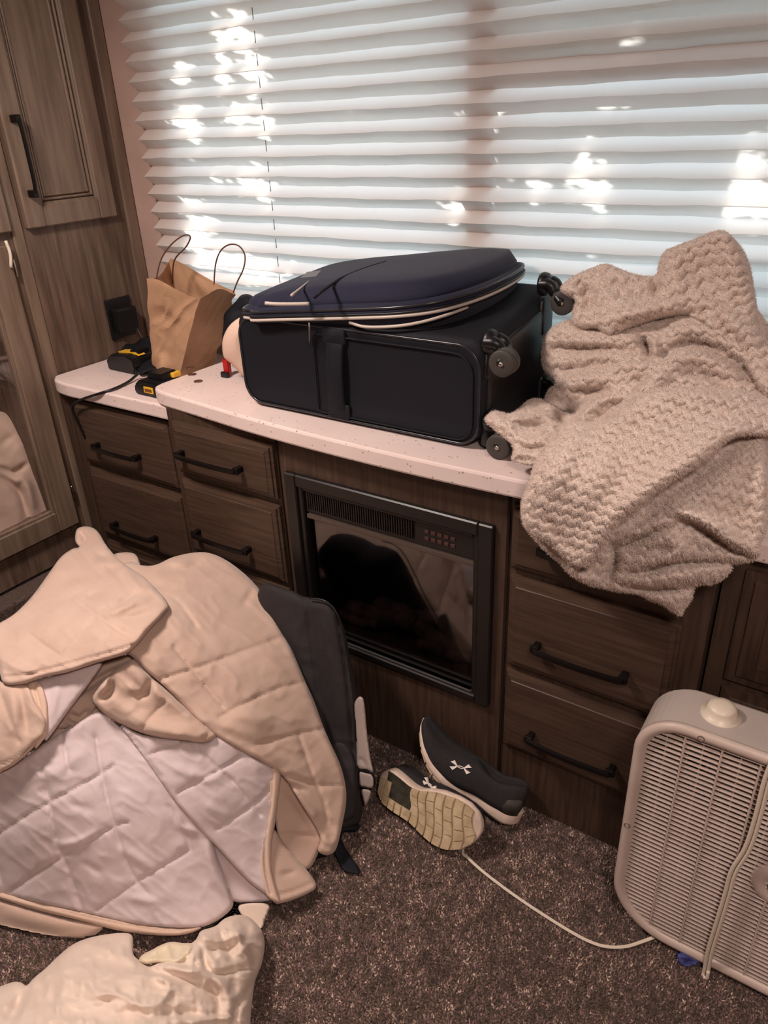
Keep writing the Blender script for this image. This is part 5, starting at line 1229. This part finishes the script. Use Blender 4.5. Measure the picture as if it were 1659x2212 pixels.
# mains cord across the carpet
cpts = [at(1000, 1836, z=.006), at(1010, 1852, z=.007), at(1040, 1880, z=.008), at(1085, 1915, z=.007), at(1130, 1947, z=.008), at(1180, 1980, z=.007), at(1225, 2008, z=.008), at(1265, 2030, z=.008), at(1305, 2044, z=.008), at(1350, 2045, z=.008), at(1390, 2033, z=.010), at(1418, 2022, z=.016), np.array([-.10, 1.14, .012])]
cpts = [np.array([-.60, 1.16, .006])]+cpts
cc = catmull(cpts, 6)
for s_ in (0, 1):
    pts_ = []
    for i, p in enumerate(cc):
        d = cc[min(i+1, len(cc)-1)]-cc[max(i-1, 0)]; nrm = np.array([-d[1], d[0], 0]); nrm /= np.linalg.norm(nrm)+1e-9
        pts_.append(p+nrm*(.0016 if s_ else -.0016))
    tube('mains_cord', pts_, .0021, ivory, fan, 7)
sc = build_cloth('plastic_scrap', [cloth([(1462, 2064), (1475, 2056), (1492, 2058), (1512, 2066), (1514, 2078), (1500, 2086), (1484, 2092), (1470, 2084)], rbf([(1462, 2064, tt(1462, 2064, z=.02)), (1512, 2066, tt(1512, 2066, z=.02)), (1484, 2092, tt(1484, 2092, z=.006)), (1500, 2056, tt(1500, 2056, z=.022))]), 2.5, 0, 6, .006, 8, .008, [([(1478, 2082), (1490, 2078), (1504, 2080)], 2.5, -.006), ([(1470, 2066), (1490, 2070)], 4, .006)])], bluem)
tag(sc, 'crumpled dark blue scrap lying on the carpet under the box fan', 'scrap')

# ------------------------------------------------------------------ carpet pile
sp = .0046
gx, gy = np.meshgrid(np.arange(-2.08, .5, sp), np.arange(-.15, FACE-.004, sp))
gx = gx.ravel()+rng.uniform(-.0022, .0022, gx.size); gy = gy.ravel()+rng.uniform(-.0022, .0022, gy.size)
n = len(gx)
hgt = rng.uniform(.004, .009, n)+.003*vnoise(gx*30, gy*30, 3); bw = rng.uniform(.0018, .0030, n)
lx_ = rng.normal(0, .0024, n); ly_ = rng.normal(0, .0024, n); ang = rng.uniform(0, 6.28, n)
V = np.empty((n, 4, 3), np.float32)
for k in range(3):
    V[:, k, 0] = gx+bw*np.cos(ang+k*2.094); V[:, k, 1] = gy+bw*np.sin(ang+k*2.094); V[:, k, 2] = 0.0005
V[:, 3, 0] = gx+lx_; V[:, 3, 1] = gy+ly_; V[:, 3, 2] = hgt
me = bpy.data.meshes.new('carpet_pile'); me.vertices.add(n*4); me.vertices.foreach_set('co', V.ravel())
q = (np.arange(n)*4)[:, None, None]+np.array([[0, 1, 3], [1, 2, 3], [2, 0, 3]])[None]
me.loops.add(n*9); me.loops.foreach_set('vertex_index', q.ravel().astype(np.int32))
me.polygons.add(n*3); me.polygons.foreach_set('loop_start', (np.arange(n*3)*3).astype(np.int32)); me.polygons.foreach_set('loop_total', np.full(n*3, 3, np.int32))
pal = np.array([lin(c) for c in ((66, 54, 48), (108, 90, 80), (150, 128, 114), (196, 172, 156), (128, 100, 98), (86, 72, 62))])
cl = vnoise(gx*90, gy*90, 5)*1.2+vnoise(gx*25, gy*25, 6)*.6+rng.normal(0, .42, n)
ci = np.digitize(cl, [-.55, -.15, .12, .5, .85]); ci = np.array([0, 5, 1, 4, 2, 3])[np.clip(ci, 0, 5)]
colr = pal[ci]*rng.uniform(.85, 1.15, (n, 1)); colr[:, 3] = 1
at_ = me.attributes.new('tuft', 'FLOAT_COLOR', 'POINT'); at_.data.foreach_set('color', np.repeat(colr, 4, 0).astype(np.float32).ravel())
me.update(); me.validate()
cp = link('carpet_pile', me, carpetm, bpy.data.objects['floor']); cp['kind'] = 'stuff'
